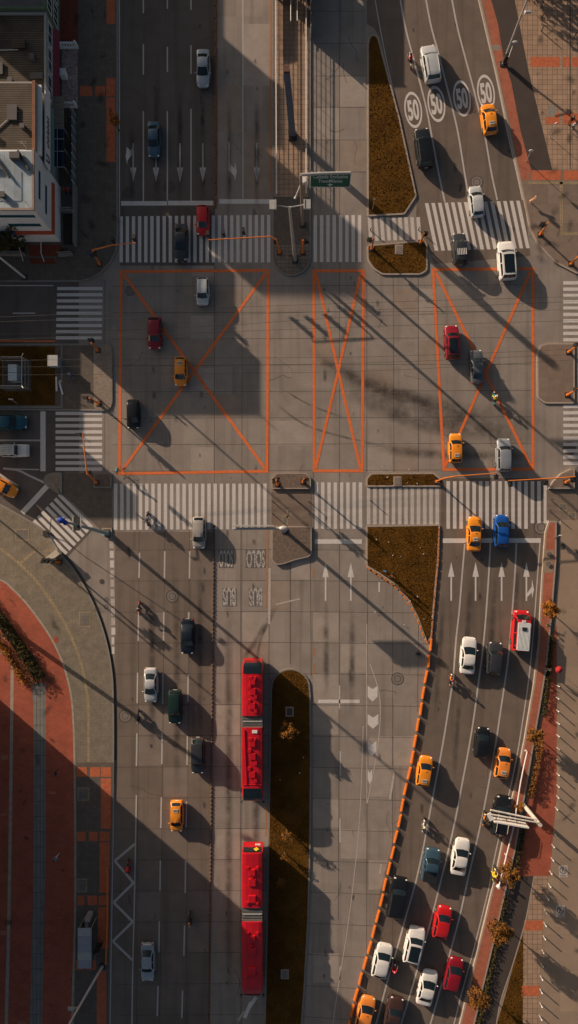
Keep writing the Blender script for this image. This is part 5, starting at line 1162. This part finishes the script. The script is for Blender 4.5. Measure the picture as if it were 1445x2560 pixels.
# ------------------------------------------------------------------ trees and hedges
def leaves(n, blobs, size, mb=None, mi=0, hollow=.55):
    m = mb or MB(); tot = sum(r**2 for _, r in blobs)
    for c, r in blobs:
        for _ in range(int(n*r*r/tot)):
            d = Vector((random.gauss(0,1), random.gauss(0,1), random.gauss(0,1))).normalized(); q = Vector(c)+d*r*rnd(hollow, 1.05)
            u = Vector((random.gauss(0,1), random.gauss(0,1), random.gauss(0,.7))).normalized(); w = u.cross(d+Vector((rnd(-.6,.6),rnd(-.6,.6),rnd(-.6,.6)))).normalized(); s_ = size*rnd(.6,1.3)
            m.add([q-u*s_, q+w*s_*.55, q+u*s_, q-w*s_*.55], [(0,1,2,3)], mi)
    return m
def tree(px, py, rad, zc, label, leaf=m_leafo, n=900, z0=0.0, size=.13, name='street_tree', nb=16, base=None):
    n = int(n*1.8); size *= .85; rad *= 1.17
    c = A(px, py, zc); b = G(*base, z0) if base else Vector((c.x, c.y, z0)); r0 = thing(name, label, 'tree', b); rr = rad/S*(1-zc/HC)
    top = Vector((c.x-b.x, c.y-b.y, zc-z0)); m = MB(); m.tube([(0,0,0), top*.3+Vector((.05,0,0)), top*.62], [.11,.085,.06], 8); bl = []
    for k in range(nb):
        a = k*2.4+rnd(-.3,.3); q = rr*math.sqrt((k+.5)/nb)*.78; p = top+Vector((q*math.cos(a)*rnd(.75,1.15), q*math.sin(a)*rnd(.75,1.15), rnd(-.55,.5)*rr)); bl.append((p, rr*rnd(.2,.36)))
        m.tube([top*rnd(.42,.62), (top*.6).lerp(p, .6)+Vector((0,0,-.06)), p], [.05,.035,.015], 5)
    m.build('trunk', m_trunkm, r0); leaves(n, bl, size).build('crown', leaf, r0); return r0
tree(1377,1522,23,2.6,'round orange leaved tree on the brick planter right of the lane arrows', m_leafy, 620, .34, .15)
tree(1341,1841,22,2.6,'orange brown tree on the brick planter above the long white rail', m_leafo, 560, .34, .14)
tree(1275,2186,24,2.9,'dense orange tree on the brick planter beside the yellow rider', m_leafo, 800, .34, .14)
tree(1251,2331,31,3.4,'large wide autumn tree on the planter right of the bright red hatchback', m_leafo, 1150, .34, .14)
tree(1198,2501,29,3.4,'sparse autumn tree on the planter near the bottom edge', m_leafo, 620, .34, .14)
tree(723,1833,24,2.2,'round golden tree in the middle of the long grass median', m_leafo, 620, KZ, .15)
tree(717,2092,14,1.8,'small bare orange shrub tree on the grass median between the two buses', m_leafo, 170, KZ, .11)
tree(703,2208,13,1.6,'small pale shrub on the shaded grass median beside the second bus', m_leafo, 150, KZ, .11)
tree(711,2142,9,1.2,'tiny orange shrub on the grass median beside the top of the second bus', m_leafo, 80, KZ, .1)
tree(285,298,14,2.6,'small orange tree on the kerb tiles of the upper left pavement', m_leafy, 260, KZ, .13)
tree(1302,2018,12,1.4,'low orange shrub at the foot of the white sign gantry', m_leafy, 150, .34, .11, 'shrub', 6)
tree(12,590,42,3.5,'dark green tree in the garden below the white building', m_leafd, 1100, KZ, .18)
tree(1372,1562,7,.8,'small pale shrub on the planter beside the red minibus', M('pale_leaves', (.2,.16,.1), .8, .5, 2), 60, .34, .09, 'shrub', 5)
tree(1415,-190,120,6,'large tree beyond the upper right edge shading the plaza corner', m_leafd, 2600, KZ, .3)
def hedge(path, w, h, label, leaf, n, z0, name='hedge', size=.1, soil=True):
    pts = along([(a, b_) for a, b_ in path], 9); c = G(pts[0][0].x, pts[0][0].y, z0); r0 = thing(name, label, name.replace('_', ' '), c); bl = []
    for p, d in pts:
        nrm = Vector((-d.y, d.x))
        for k in (-.5, 0, .5):
            q = p+nrm*k*w*.75; g = G(q.x+rnd(-2,2), q.y+rnd(-2,2), z0+h*rnd(.35,.62)); bl.append((g-c, h*rnd(.42,.6)))
    leaves(n, bl, size, None, 0, .6).build('foliage', leaf, r0)
    m = MB(); m.strip([G(p.x, p.y)-c for p, _ in pts], w*.9/S, .03); m.build('soil', m_soil, r0); return r0
hedge(sm([(-60,1470),(0,1546),(30,1588),(60,1630),(85,1668),(103,1702)], 4), 32, .95, 'curved dark green hedge on the red plaza at the left edge', m_leafd, 4200, KZ)
hedge(sm([(-60,1545),(0,1606),(22,1636),(42,1668),(58,1696),(70,1708)], 4), 13, .75, 'curved band of bright orange flowers below the dark hedge', m_leafy, 1900, KZ, 'flower_bed', .09)
hedge(sm([(1378,1590),(1368,1690),(1354,1790)], 4), 9, .5, 'narrow dark hedge behind the planter beside the minibus', m_leafd, 900, .2)
hedge(sm([(1346,1862),(1336,1920),(1322,1990)], 4), 9, .6, 'low olive and orange hedge along the planter beside the long white rail', m_leafo, 900, .34)
hedge(sm([(1312,2040),(1298,2120),(1284,2180)], 4), 9, .45, 'narrow dark hedge behind the planter below the white gantry', m_leafd, 800, .2)
hedge(sm([(1262,2240),(1246,2330),(1226,2420),(1205,2510),(1190,2580)], 4), 9, .4, 'long narrow dark hedge between the planter and the bike path', m_leafd, 1500, .2)

# ------------------------------------------------------------------ shelter, kiosk, cabinets and litter
r0 = thing('bus_shelter', 'pale roofed bus shelter on the tiled pavement at the lower left', 'bus shelter', G(228,2337,KZ))
x0, x1 = -.86, .86
for k in range(5): m = MB(); y1 = 2.45-.98*k; m.box(x0, x1, y1-.96, y1, 2.45, 2.53); m.build('roof_panel', M('shelter_panel_%d' % (k in (0, 3)), (.42,.41,.40) if k in (0, 3) else (.32,.32,.36), .4, .1, 2), r0)
for y in (-2.3, 2.3):
    for x in (-.75, .7): m = MB(); m.tube([(x,y,0),(x,y,2.45)], .05, 8); m.build('post', m_steel, r0)
m = MB(); m.box(x1-.02, x1+.05, -2.45, 2.45, 2.38, 2.58); m.build('edge_strip', m_dkmetal, r0)  # rain gutter on the shelter roof
m = MB(); m.box(-.78,-.74,-2.25,2.25,.3,2.2); m.build('back_panel', m_glass, r0); m = MB(); m.box(-.6,-.2,-1.8,1.8,.42,.48); 
for y in (-1.5, 1.5): m.box(-.5,-.3,y-.05,y+.05,0,.42)
m.build('bench', m_steel, r0); m = MB(); m.box(-.3,.3,2.6,3.1,0,1.6); m.build('ad_panel', m_steel, r0)
m = MB(); m.box(-.35,.35,-.06,.06,0,1.75); m.obox((0,.0,1.8),(.8,.2,.1)); tag(m.build('info_stand', m_dkmetal, loc=G(251,2356,KZ)), 'dark triangular information stand beside the bus shelter', 'stand')
m = MB(); m.obox((0,0,.55), (1.75,.62,1.1), R(38), 0, .96); m.obox((0,0,1.13), (1.85,.72,.06), R(38)); tag(m.build('utility_cabinet', M('cream_cabinet', (.5,.44,.35), .6, .1, 2), loc=G(139,1389,KZ)), 'long cream utility cabinet on the kerb below the slip crosswalk', 'cabinet')
r0 = thing('electrical_cabinet', 'pale blue electrical cabinet on the edge of the left grass island', 'cabinet', G(142,908,KZ)); m = MB(); m.box(-.6,.55,-.62,.62,0,1.3); m.build('body', M('pale_blue_metal', (.26,.33,.36), .5, .15, 2), r0); m = MB(); m.box(-.65,.6,-.67,.67,1.3,1.36); m.build('lid', m_steel, r0); m = MB(); m.box(-.6,.55,-.635,-.62,.1,1.2); m.build('door', MATS['teal_steel'], r0)
# fenced transformer on the left island
r0 = thing('transformer', 'grey transformer box inside a wire fence on the left grass island', 'transformer', G(45,938,KZ)); m = MB(); m.box(-.55,.55,-1.0,1.0,0,1.5); m.build('body', MATS['pale_blue_metal'], r0)
for y in (-.97, .03): m = MB(); m.box(-.52,.52,y,y+.94,1.5,1.62); m.build('lid', M('pale_lid', (.5,.55,.58), .5, .1, 2), r0)
fn = thing('fence', 'square wire fence around the transformer on the left grass island', 'fence', G(41,938,KZ))
q = [(-1.55,-1.75),(1.6,-1.75),(1.6,1.75),(-1.55,1.75)]
for x, y in q: m = MB(); m.tube([(x,y,0),(x,y,2.3)], .06, 8); m.tube([(x,y,2.3),(x*1.2,y*1.2,2.6)], .045, 6); m.build('post', m_steel, fn)
for a, b_ in zip(q, q[1:]+q[:1]): m = MB(); m.tube([(*a,2.2),(*b_,2.2)], .05, 6); m.tube([(*a,1.2),(*b_,1.2)], .025, 6); m.tube([(*a,.2),(*b_,.2)], .025, 6); m.build('rail', m_steel, fn)
flat(rect(8,900,78,978), KZ+.012, 'concrete_pad', m_walkd)
for pts, lb in (([(142,943),(143,978)], 'straight white plank lying beside the left grass island'), ([(158,986),(150,958),(151,953),(154,953)], 'bent white plank lying right of the straight one by the left grass island')):
    m = MB(); c = G(*pts[0], KZ+.06); P = [G(*p, KZ+.06)-c for p in pts]
    for a, b_ in zip(P, P[1:]): d = b_-a; m.obox((a+b_)/2, (d.length+.06, .2, .1), math.atan2(d.y, d.x))
    tag(m.build('plank', m_wsteel, loc=c), lb, 'plank')
def roadsign(px, py, tx, ty, z, label, mat=m_wsteel, r=.28):
    b = G(px, py, KZ); t = A(tx, ty, z)-b; r0 = thing('street_sign', label, 'sign', b); m = MB(); m.tube([(0,0,0), t], .04, 8); m.build('post', m_steel, r0); m = MB(); m.tube([t-Vector((0,.03,0)), t+Vector((0,.03,0))], r, 16); m.obox(t, (r*1.6, .05, .12)); m.build('sign_disc', mat, r0)
roadsign(45,1010,27,998,2.6,'round pale sign on a leaning post on the left grass island')
roadsign(1374,345,1391,309,2.6,'small pale sign post standing on the plaza beside the bike path', r=.2)
roadsign(1315,404,1328,377,2.6,'small pale sign post with flat top on the brick strip at the bike path', r=.28)
roadsign(1383,1344,1402,1338,2.6,'white sign post on the brick planter beside the lower right stop line', r=.2)
roadsign(931,526,936,498,2.8,'thin white sign post on the lower tip of the tall grass triangle', r=.16)
m = MB(); m.tube([(0,0,0),(0,0,1.1)], .06, 8); m.tube([(-.3,-.1,.5),(.35,.35,1.0)], .12, 8); m.obox((0,0,1.1),(.4,.3,.4),.5); tag(m.build('bollard', M('pale_orange_paint', (.65,.36,.22), .6, .2, 3), loc=G(1326,508,KZ)), 'bent pale orange post at the kerb corner beside the slanted crosswalk', 'post')
pr = thing('parasol', 'small red parasol held above the brick planter below the minibus', 'parasol', G(1380,1664,.344)); m = MB(); m.tube([(0,0,0),(0,0,2.0)], .02, 6); m.build('pole', m_dkmetal, pr); m = MB(); n = 12; m.add([(0,0,2.05)]+[(.45*math.cos(6.283*i/n),.45*math.sin(6.283*i/n),1.85) for i in range(n)], [(0,1+i,1+(i+1)%n) for i in range(n)]); m.build('canopy', CL['red'], pr)
m = MB()
for _ in range(24):
    x, y = random.choice([(rnd(930,1090),rnd(1330,1540)),(rnd(1000,1080),rnd(1480,1600)),(rnd(690,760),rnd(1740,2000)),(rnd(940,1060),rnd(1165,1210))]); m.obox(G(x, y, KZ+.05), (rnd(.06,.2), rnd(.05,.12), .04), rnd(0,3))
struct(m, 'litter', m_wsteel, 'stuff')
m = MB(); m.tube([(-.3,0,.3),(.2,.1,.3),(.35,-.15,.3)], .09, 8); m.ball((0,0,.18), .26, sq=(1,1,.7)); tag(m.build('debris_bag', m_dkmetal, loc=G(1044,1633,0)), 'dark bag of debris lying on the concrete near the first orange barrier', 'bag')
# overhead cables
for k, (pts, z) in enumerate((([(-60,795),(400,776),(900,757),(1560,738)],9), ([(-60,806),(480,789),(900,776),(1560,748)],9.1), ([(-60,838),(480,818),(930,790),(1560,770)],8.6), ([(-60,851),(500,832),(930,816),(1560,798)],8.6), ([(-60,902),(520,895),(960,891),(1560,868)],7.6), ([(-60,938),(480,934),(960,926),(1560,892)],7.6), ([(-60,918),(480,914),(960,906),(1560,880)],7.7))):
    P = [A(x, y, z-.4*(1-((x-720)/760)**2)) for x, y in sm(pts, 5)]; c = P[0].copy(); m = MB(); m.tube([p-c for p in P], .015, 5)
    tag(m.build('cable', m_plast, loc=c), ['topmost','second','third','fourth','lowest but two','lowest','lowest but one'][k]+' thin dark overhead cable crossing the junction from left to right', 'cable')
SKY, SUN, EXPO = 0.057, 5.0, 0.25
# ------------------------------------------------------------------ buildings on the left
m_roofg = M('grey_flat_roof', (.11,.10,.10), .9, .25, .6, .2)
m_corr = M('corrugated_roof', (.095,.072,.05), .9, .7, .35, .1, grid=(40, .26, .05, .35))
m_cream = M('cream_wall', (.31,.30,.28), .8, .15, 1)
m_wwall = M('white_wall', (.78,.77,.75), .8, .08, 1)
m_green = M('green_wall', (.10,.14,.085), .85, .2, 1)
m_maroon = M('maroon_awning', (.19,.02,.045), .8, .15, 2)
m_metalr = M('blue_white_roof', (.27,.33,.38), .5, .4, .4, grid=(1.1, 30, .02, .6))
m_fascia = M('brown_fascia', (.20,.075,.03), .8, .3, 2)
m_redband = M('red_band', (.50,.085,.035), .7, .15, 2)
def wall_box(p, name, q, z0, z1, mat, r0, b):          # q = map rectangle x0,y0,x1,y1
    m = MB(); a = G(q[0], q[3])-b; c = G(q[2], q[1])-b; m.box(a.x, c.x, a.y, c.y, z0, z1); return m.build(name, mat, r0)
def house(name, label, q, z1, wall, roof, roofz=.3):
    b = G(q[2], q[3]); r0 = thing(name, label, 'building', b)
    m = MB(); a = G(q[0], q[3])-b; c = G(q[2], q[1])-b; m.box(a.x, 0, 0, c.y, -.02, z1); wl = m.build('wall', wall, r0)
    m = MB(); m.box(a.x+.2, -.2, .2, c.y-.2, z1+.002, z1+.05); rf = m.build('roof', roof, r0)
    return r0, b, a, c, rf
def win_e(r0, y0, y1, z0, z1, b, x, frame=m_wwall, glass=m_bglass, t=.03, nm=3):
    ya, yb = G(0, y1).y-b.y, G(0, y0).y-b.y; X = (x-b.x*S-CX)/S if False else G(x, 0).x-b.x
    m = MB(); f = .12; m.box(X, X+t, ya, yb, z0, z0+f); m.box(X, X+t, ya, yb, z1-f, z1); m.box(X, X+t, ya, ya+f, z0+f, z1-f); m.box(X, X+t, yb-f, yb, z0+f, z1-f)
    for k in range(1, nm): yk = ya+(yb-ya)*k/nm; m.box(X, X+t, yk-.04, yk+.04, z0+f, z1-f)
    w = m.build('window', frame, r0); m = MB(); m.box(X-.01, X+t*.5, ya+f*.9, yb-f*.9, z0+f*.9, z1-f*.9); m.build('pane', glass, w)
# green building, top left
r0, b, a, c, rf = house('green_building', 'green walled building with a plain grey roof in the upper left corner', (-260,-200,150,100), 5.1, m_green, m_roofg)
for y0, y1 in ((-90,-30),(-22,28),(36,86)): win_e(r0, y0, y1, 3.0, 4.6, b, 150); win_e(r0, y0, y1, .8, 2.4, b, 150)
m = MB(); m.box(-.25,.06,0,c.y,5.1,5.35); m.box(a.x,-.25,-.0,.25,5.1,5.35); m.build('parapet', m_green, r0)
# cream shop with corrugated roof and maroon awning
r0, b, a, c, rf = house('cream_building', 'cream building with corrugated roof and maroon awning beside the gravel terrace', (-260,102,150,302), 4.7, m_cream, m_corr)
m = MB(); m.box(-.22,.05,0,c.y,4.7,4.95); m.box(a.x,-.22,c.y-.3,c.y,4.7,4.95); m.build('parapet', m_cream, r0)
for y0, y1 in ((112,164),(172,228),(236,292)): win_e(r0, y0, y1, 2.9, 4.3, b, 150, nm=2)
m = MB(); m.add([(0,.2,2.6),(0,c.y-.2,2.6),(.55,c.y-.2,1.9),(.55,.2,1.9),(.55,.2,1.75),(.55,c.y-.2,1.75),(0,.2,1.75),(0,c.y-.2,1.75)], [(0,3,2,1),(3,4,5,2),(0,6,4,3),(1,2,5,7),(4,6,7,5)]); m.build('awning', m_maroon, r0)
m = MB(); m.box(a.x+4.9, a.x+6.4, c.y-4.4, c.y-1.8, 4.78, 5.3); m.build('roof_hatch', m_plast, r0); m = MB(); m.box(-1.9,-.4,2.2,2.9,4.78,4.9); m.build('roof_patch', m_roofg, r0)
m = MB(); m.ball((-7.2,1.0,5.1), .42, sq=(1.2,.9,.6)); m.build('roof_plant', m_leafo, r0)
m = MB(); m.box(a.x,-.3,.02,.35,4.76,5.0); m.build('ridge', m_cream, r0)
m = MB(); m.poly([G(x, y, KZ+.012) for x, y in rect(156,112,195,264)]); struct(m, 'gravel_terrace', M('pink_gravel', (.33,.235,.215), .95, .6, 2.5, .4, fine=5, **W))
def balustrade(p, label, h=.95):
    P = [G(*q, KZ) for q in p]; c_ = P[0].copy(); r1 = thing('balustrade', label, 'railing', c_); d = P[1]-P[0]; L = d.length; rz = math.atan2(d.y, d.x)
    m = MB(); m.obox(d/2+Vector((0,0,h)), (L,.22,.12), rz); m.obox(d/2+Vector((0,0,.08)), (L,.22,.14), rz); m.build('rails', m_wwall, r1)
    m = MB(); n = max(3, int(L/.3))
    for i in range(n): q = d*((i+.5)/n); m.tube([q, q+Vector((0,0,h*.45)), q+Vector((0,0,h))], [.05,.08,.05], 6)
    m.build('balusters', m_wwall, r1)
    for q in (Vector((0,0,0)), d): m = MB(); m.obox(q+Vector((0,0,.55)), (.3,.3,1.1), rz); m.ball(q+Vector((0,0,1.2)), .15); m.build('pier', m_wwall, r1)
balustrade([(154,122),(194,122)], 'white balustrade at the upper end of the gravel terrace'); balustrade([(154,270),(192,270)], 'white balustrade at the lower end of the gravel terrace')
m = MB(); m.box(-.35,.35,-.35,.35,0,1.0); m.box(-.45,.45,-.45,.45,1.0,1.1); tag(m.build('planter_box', m_wwall, loc=G(163,195,KZ)), 'small square white planter box on the gravel terrace', 'planter')
def clutter(r0, items):
    for nm, x, y, sx, sy, z0, z1 in items:
        m = MB()
        if nm == 'water_tank': m.tube([(x,y,z0),(x,y,z1)], sx/2, 14); m.tube([(x,y,z1),(x,y,z1+.1)], sx*.2, 8)
        elif nm == 'antenna': m.tube([(x,y,z0),(x,y,z1)], .03, 5); m.tube([(x-.5,y,z1-.1),(x+.5,y,z1-.1)], .02, 4); m.tube([(x-.35,y,z1-.4),(x+.35,y,z1-.4)], .02, 4)
        elif nm == 'pipe': m.tube([(x,y,z0),(x+sx,y+sy,z1)], .06, 6)
        else: m.box(x-sx/2,x+sx/2,y-sy/2,y+sy/2,z0,z1); m.box(x-sx/2-.06,x+sx/2+.06,y-sy/2-.06,y+sy/2+.06,z1,z1+.06)
        m.build(nm, {'water_tank':m_plast,'antenna':m_steel,'pipe':m_steel}.get(nm, m_roofg if sx < 1.2 else m_corr), r0)
clutter(r0, [('skylight',-3.2,6.2,1.4,.9,4.75,4.95),('skylight',-5.6,3.4,.9,1.3,4.75,4.9),('roof_vent',-1.6,4.6,.5,.5,4.75,5.2),('roof_vent',-4.2,1.9,.45,.45,4.75,5.1),('pipe',-6.5,5.5,3.2,.1,4.85,4.85),('antenna',-7.0,2.4,0,0,4.75,6.3),('water_tank',-6.6,7.4,1.1,0,4.75,5.7)])
# brown roofed shop with the white sign
r0, b, a, c, rf = house('brown_roof_building', 'building with brown corrugated roof and a white lettered sign board', (-260,304,148,468), 7.9, m_cream, m_corr)
m = MB(); m.box(-.32,.04,0,c.y,7.9,8.15); m.build('fascia', m_fascia, r0)
m = MB(); m.box(.04,.5,.1,c.y-.1,7.2,7.5); m.build('ledge', m_wwall, r0)
m = MB(); m.box(.5,.62,-.4,c.y+.6,4.9,6.5); sb = m.build('sign_board', m_wwall, r0)
me = text_mesh('U', 1.0, .04); 
for v in me.vertices: v.co = (.655, -.1+(v.co.x)*1.3+.6, 5.7+v.co.y*1.5)
me.materials.append(CL['navy']); link('sign_letter', me, sb)
m = MB()
for k in range(12): yk = 1.9+k*.3; m.box(.62,.66,yk,yk+.17,5.25+(k%3)*.1,5.9+(k%2)*.2)
m.build('sign_script', m_roofg, sb)
for y0, y1 in ((330,378),(384,440)): win_e(r0, y0, y1, 3.3, 4.7, b, 148)
m = MB(); m.box(.02,.35,.1,c.y-.1,2.7,3.0); m.build('teal_ledge', MATS['teal_steel'], r0)
clutter(r0, [('skylight',-2.6,4.6,1.0,1.6,7.95,8.12),('roof_vent',-5.0,2.2,.5,.5,7.95,8.4),('pipe',-6.0,1.2,4.0,3.6,8.05,8.05),('antenna',-1.0,.6,0,0,7.95,9.4),('roof_vent',-1.4,3.0,.4,.4,7.95,8.3)])
# glass canopy and awning in front
r1 = thing('canopy', 'beige fabric awning with dark glass panels before the white building', 'canopy', G(146,460,KZ))
gy = lambda y: (460-y)/S
m = MB(); m.box(0,1.65,gy(352),gy(276),2.7,2.78)
for k in range(4): m.box(0,1.65,gy(290+17*k)-.05,gy(290+17*k)+.05,2.78,2.83)
m.build('fabric_roof', M('beige_fabric', (.20,.17,.13), .9, .2, 2), r1); m = MB(); m.box(0,1.65,gy(446),gy(353),2.6,2.64); m.build('glass_roof', M('deep_blue_glass', (.006,.022,.045), .12, .2, 1), r1)
m = MB(); 
for y in (353,378,408,446): m.box(0,1.66,gy(y)-.03,gy(y)+.03,2.645,2.69)
m.box(.8,.86,gy(446),gy(353),2.69,2.71); m.build('glazing_bars', m_steel, r1)
for y in (280,352,400,444): m = MB(); m.tube([(1.6,gy(y),0),(1.6,gy(y),2.6)], .05, 6); m.build('post', m_steel, r1)
r1 = thing('glass_fence', 'pale glass fence with white posts along the upper left pavement', 'fence', G(190,466,KZ)); m = MB(); m.box(-.03,.03,0,gy(288)+.3,.1,1.5); m.build('glass_panels', M('pale_glass', (.16,.20,.22), .25, .15, 1), r1)
for k in range(9): m = MB(); m.tube([(0,k*1.1,0),(0,k*1.1,1.65)], .05, 6); m.build('post', m_wwall, r1)
# white corner building
r0, b, a, c, rf = house('white_building', 'white corner building with pale blue metal roof and strip windows', (-114,470,153,606), 9.0, m_wwall, m_metalr)
m = MB(); m.box(-.2,.05,-.05,c.y,9.0,9.22); m.box(a.x,-.2,-.05,.2,9.0,9.22); m.build('roof_edge', M('pinkish_cap', (.27,.2,.17), .8, .15, 2), r0)
for z0, z1, yy in ((7.0,7.9,(500,570)),(4.9,5.8,(512,585))): win_e(r0, *yy, z0, z1, b, 153, m_wwall, m_bglass, .03, 1)
def win_s(x0, x1, z0, z1):
    xa, xb = G(x0, 0).x-b.x, G(x1, 0).x-b.x; m = MB(); f = .1; m.box(xa, xb, -.03, 0, z0, z0+f); m.box(xa, xb, -.03, 0, z1-f, z1); m.box(xa, xa+f, -.03, 0, z0+f, z1-f); m.box(xb-f, xb, -.03, 0, z0+f, z1-f); w = m.build('window', m_wwall, r0)
    m = MB(); m.box(xa+.09, xb-.09, -.018, .01, z0+.09, z1-.09); m.build('pane', m_bglass, w)
win_s(58,146,7.1,8.0); win_s(62,142,4.7,5.7); win_s(-60,20,4.7,5.7); win_s(-60,20,7.1,8.0)
m = MB(); m.box(-.0,.22,-.22,c.y-1,2.9,3.5); m.box(G(66,0).x-b.x,0,-.22,-.0,2.9,3.5); m.build('red_band', m_redband, r0)
m = MB(); m.box(G(40,0).x-b.x,G(66,0).x-b.x-.01,-.22,-.01,2.9,3.5); m.build('blue_sign', CL['blue'], r0)
for (x0, y0, x1, y1) in ((-15.5,1.2,-12.4,4.6),(-2.5,5.5,-1.4,6.2)): m = MB(); m.box(x0,x1,y0,y1,9.05,9.75); m.build('roof_box', m_roofg, r0)
for p0, p1 in (((-4.6,6.3),(-2.6,3.5)),((-1.7,6.5),(-.5,4.4))): m = MB(); m.tube([(*p0,9.35),(*p1,9.35)], .14, 6); m.build('roof_pipe', m_dkmetal, r0)
clutter(r0, [('roof_vent',-3.4,1.6,.5,.5,9.05,9.5),('antenna',-.6,.5,0,0,9.05,10.2),('pipe',-5.2,2.2,2.6,-1.6,9.15,9.15),('pipe',-6.0,3.0,3.0,-2.0,9.15,9.15),('roof_vent',-4.6,4.9,.7,.5,9.05,9.4)])
m = MB()
for k in range(14): m.tube([(-3.9-.0,3.2+k*.25,9.05),(-3.9,3.2+k*.25,10.0)], .025, 4)
m.tube([(-3.9,3.2,10.0),(-3.9,6.5,10.0)], .035, 5); m.tube([(-3.9,3.2,10.0),(-6.5,3.2,10.0)], .035, 5); m.build('roof_railing', m_steel, r0)
# garden, entry and low walls
sheet('garden', rect(158,535,186,612), m_soil, KZ+.01); sheet('garden', rect(X0,612,62,636), m_soil, KZ+.012)
sheet('entry_tiles', [(70,612),(152,612),(152,640),(74,640)], MATS['maroon_tiles'], KZ+.016); sheet('entry_tiles', [(72,646),(134,646),(140,660),(78,660)], MATS['maroon_tiles'], KZ+.016)
for p, lb in ((((192,470),(192,620)), 'low grey wall with pickets along the garden of the white building'), (((186,640),(150,642)), 'short low wall below the garden of the white building'), (((66,640),(-140,636)), 'low grey wall left of the tiled entry of the white building'), (((156,532),(188,532)), 'low wall closing the top of the garden of the white building')):
    P = [G(*q, KZ) for q in p]; c_ = P[0].copy(); d = P[1]-P[0]; L = d.length; rz = math.atan2(d.y, d.x); r1 = thing('garden_wall', lb, 'wall', c_)
    m = MB(); m.obox(d/2+Vector((0,0,.35)), (L,.25,.7), rz); m.build('wall', m_kerbd, r1); m = MB()
    for k in range(int(L/.28)): q = d*(k*.28/L); m.tube([q+Vector((0,0,.7)), q+Vector((0,0,1.35))], .025, 4)
    m.obox(d/2+Vector((0,0,1.35)), (L,.05,.05), rz); m.build('pickets', m_steel, r1)
railing([(110,612),(110,640),(118,662)], .9, 'white stair handrail right of the tiled entry of the white building', KZ, .7, 1); railing([(52,600),(55,625),(66,660)], .9, 'white stair handrail left of the tiled entry of the white building', KZ, .7, 1)
hedge([(158,630),(176,640),(188,634)], 8, .6, 'small dark hedge at the rounded garden corner of the white building', m_leafd, 260, KZ)
# houses standing outside the frame, whose shadows reach into it
for nm, lb, q, h in (('brick_house', 'brick house far up the street beyond the upper left edge', (-60,-900,150,-262), 7.6), ('tall_house', 'tall plain house beyond the upper left corner', (-330,-479,-100,-335), 15.2), ('apartment_block', 'tall apartment block left of the upper left corner', (-367,-308,-121,-150), 19.0),
    ('long_house', 'low house left of the grass island', (-300,600,-92,850), 5.6), ('side_house', 'house on the left side street beyond the edge', (-292,868,-84,928), 7.9), ('office_block', 'large office block beyond the lower left edge', (-480,1668,-92,2560), 25.0)):
    r0, b, a, c, rf = house(nm, lb, q, h, m_cream if h < 15 else m_wwall, m_roofg)
    for k in range(int(h/3.2)):
        for y in range(int(q[1])+20, int(q[3])-40, 60):
            if (q[3]-q[1]) > 70: win_e(r0, y, y+36, 1.0+k*3.2, 2.6+k*3.2, b, q[2], nm=2)
# a lamp on the plaza, out of frame to the left
r0, b, t = mast('street_lamp', 'tall plaza lamp beyond the left edge whose shadow crosses the lower left lanes', 'street lamp', (-36,1528), (-36,1528), 12.0, (.3,.22)); t = Vector((0,0,12)); lamp_head(r0, t, (1,0))
r0, b, t = mast('street_lamp', 'second tall plaza lamp beyond the left edge above the hedge', 'street lamp', (-44,1264), (-120,1262), 10.5, (.12,.09))
# ------------------------------------------------------------------ light and camera
w = bpy.data.worlds.new('World'); scn.world = w; w.use_nodes = True; nt = w.node_tree
bg = nt.nodes['Background']; sky = nt.nodes.new('ShaderNodeTexSky'); sky.sky_type = 'NISHITA'; sky.sun_disc = False
sky.sun_elevation = R(SUN_EL); az = math.atan2(-SUN_DX, -SUN_DY); sky.sun_rotation = az
sky.air_density = 1.0; sky.dust_density = 4.0; sky.ozone_density = .6
nt.links.new(sky.outputs[0], bg.inputs[0]); bg.inputs[1].default_value = SKY
L = bpy.data.lights.new('sun', 'SUN'); L.energy = SUN; L.angle = R(.5); L.color = (1, .785, .60)
lo = bpy.data.objects.new('sun', L); COL.objects.link(lo)
d = Vector((SUN_DX*math.cos(R(SUN_EL)), SUN_DY*math.cos(R(SUN_EL)), -math.sin(R(SUN_EL)))); lo.rotation_euler = d.to_track_quat('-Z', 'Y').to_euler(); lo.location = (-30, 30, 60)
cam = bpy.data.cameras.new('camera'); co = bpy.data.objects.new('camera', cam); COL.objects.link(co); co.location = (0, 0, HC)
cam.sensor_fit = 'VERTICAL'; cam.sensor_height = 36; cam.lens = 18/(CY/S/HC); cam.clip_end = 2000; cam.clip_start = 1; scn.camera = co
scn.view_settings.view_transform = 'Standard'; scn.view_settings.look = 'None'; scn.view_settings.exposure = EXPO; scn.view_settings.gamma = 1
try: scn.cycles.transparent_max_bounces = 24
except Exception: pass
try: scn.cycles.use_denoising = True
except Exception: pass
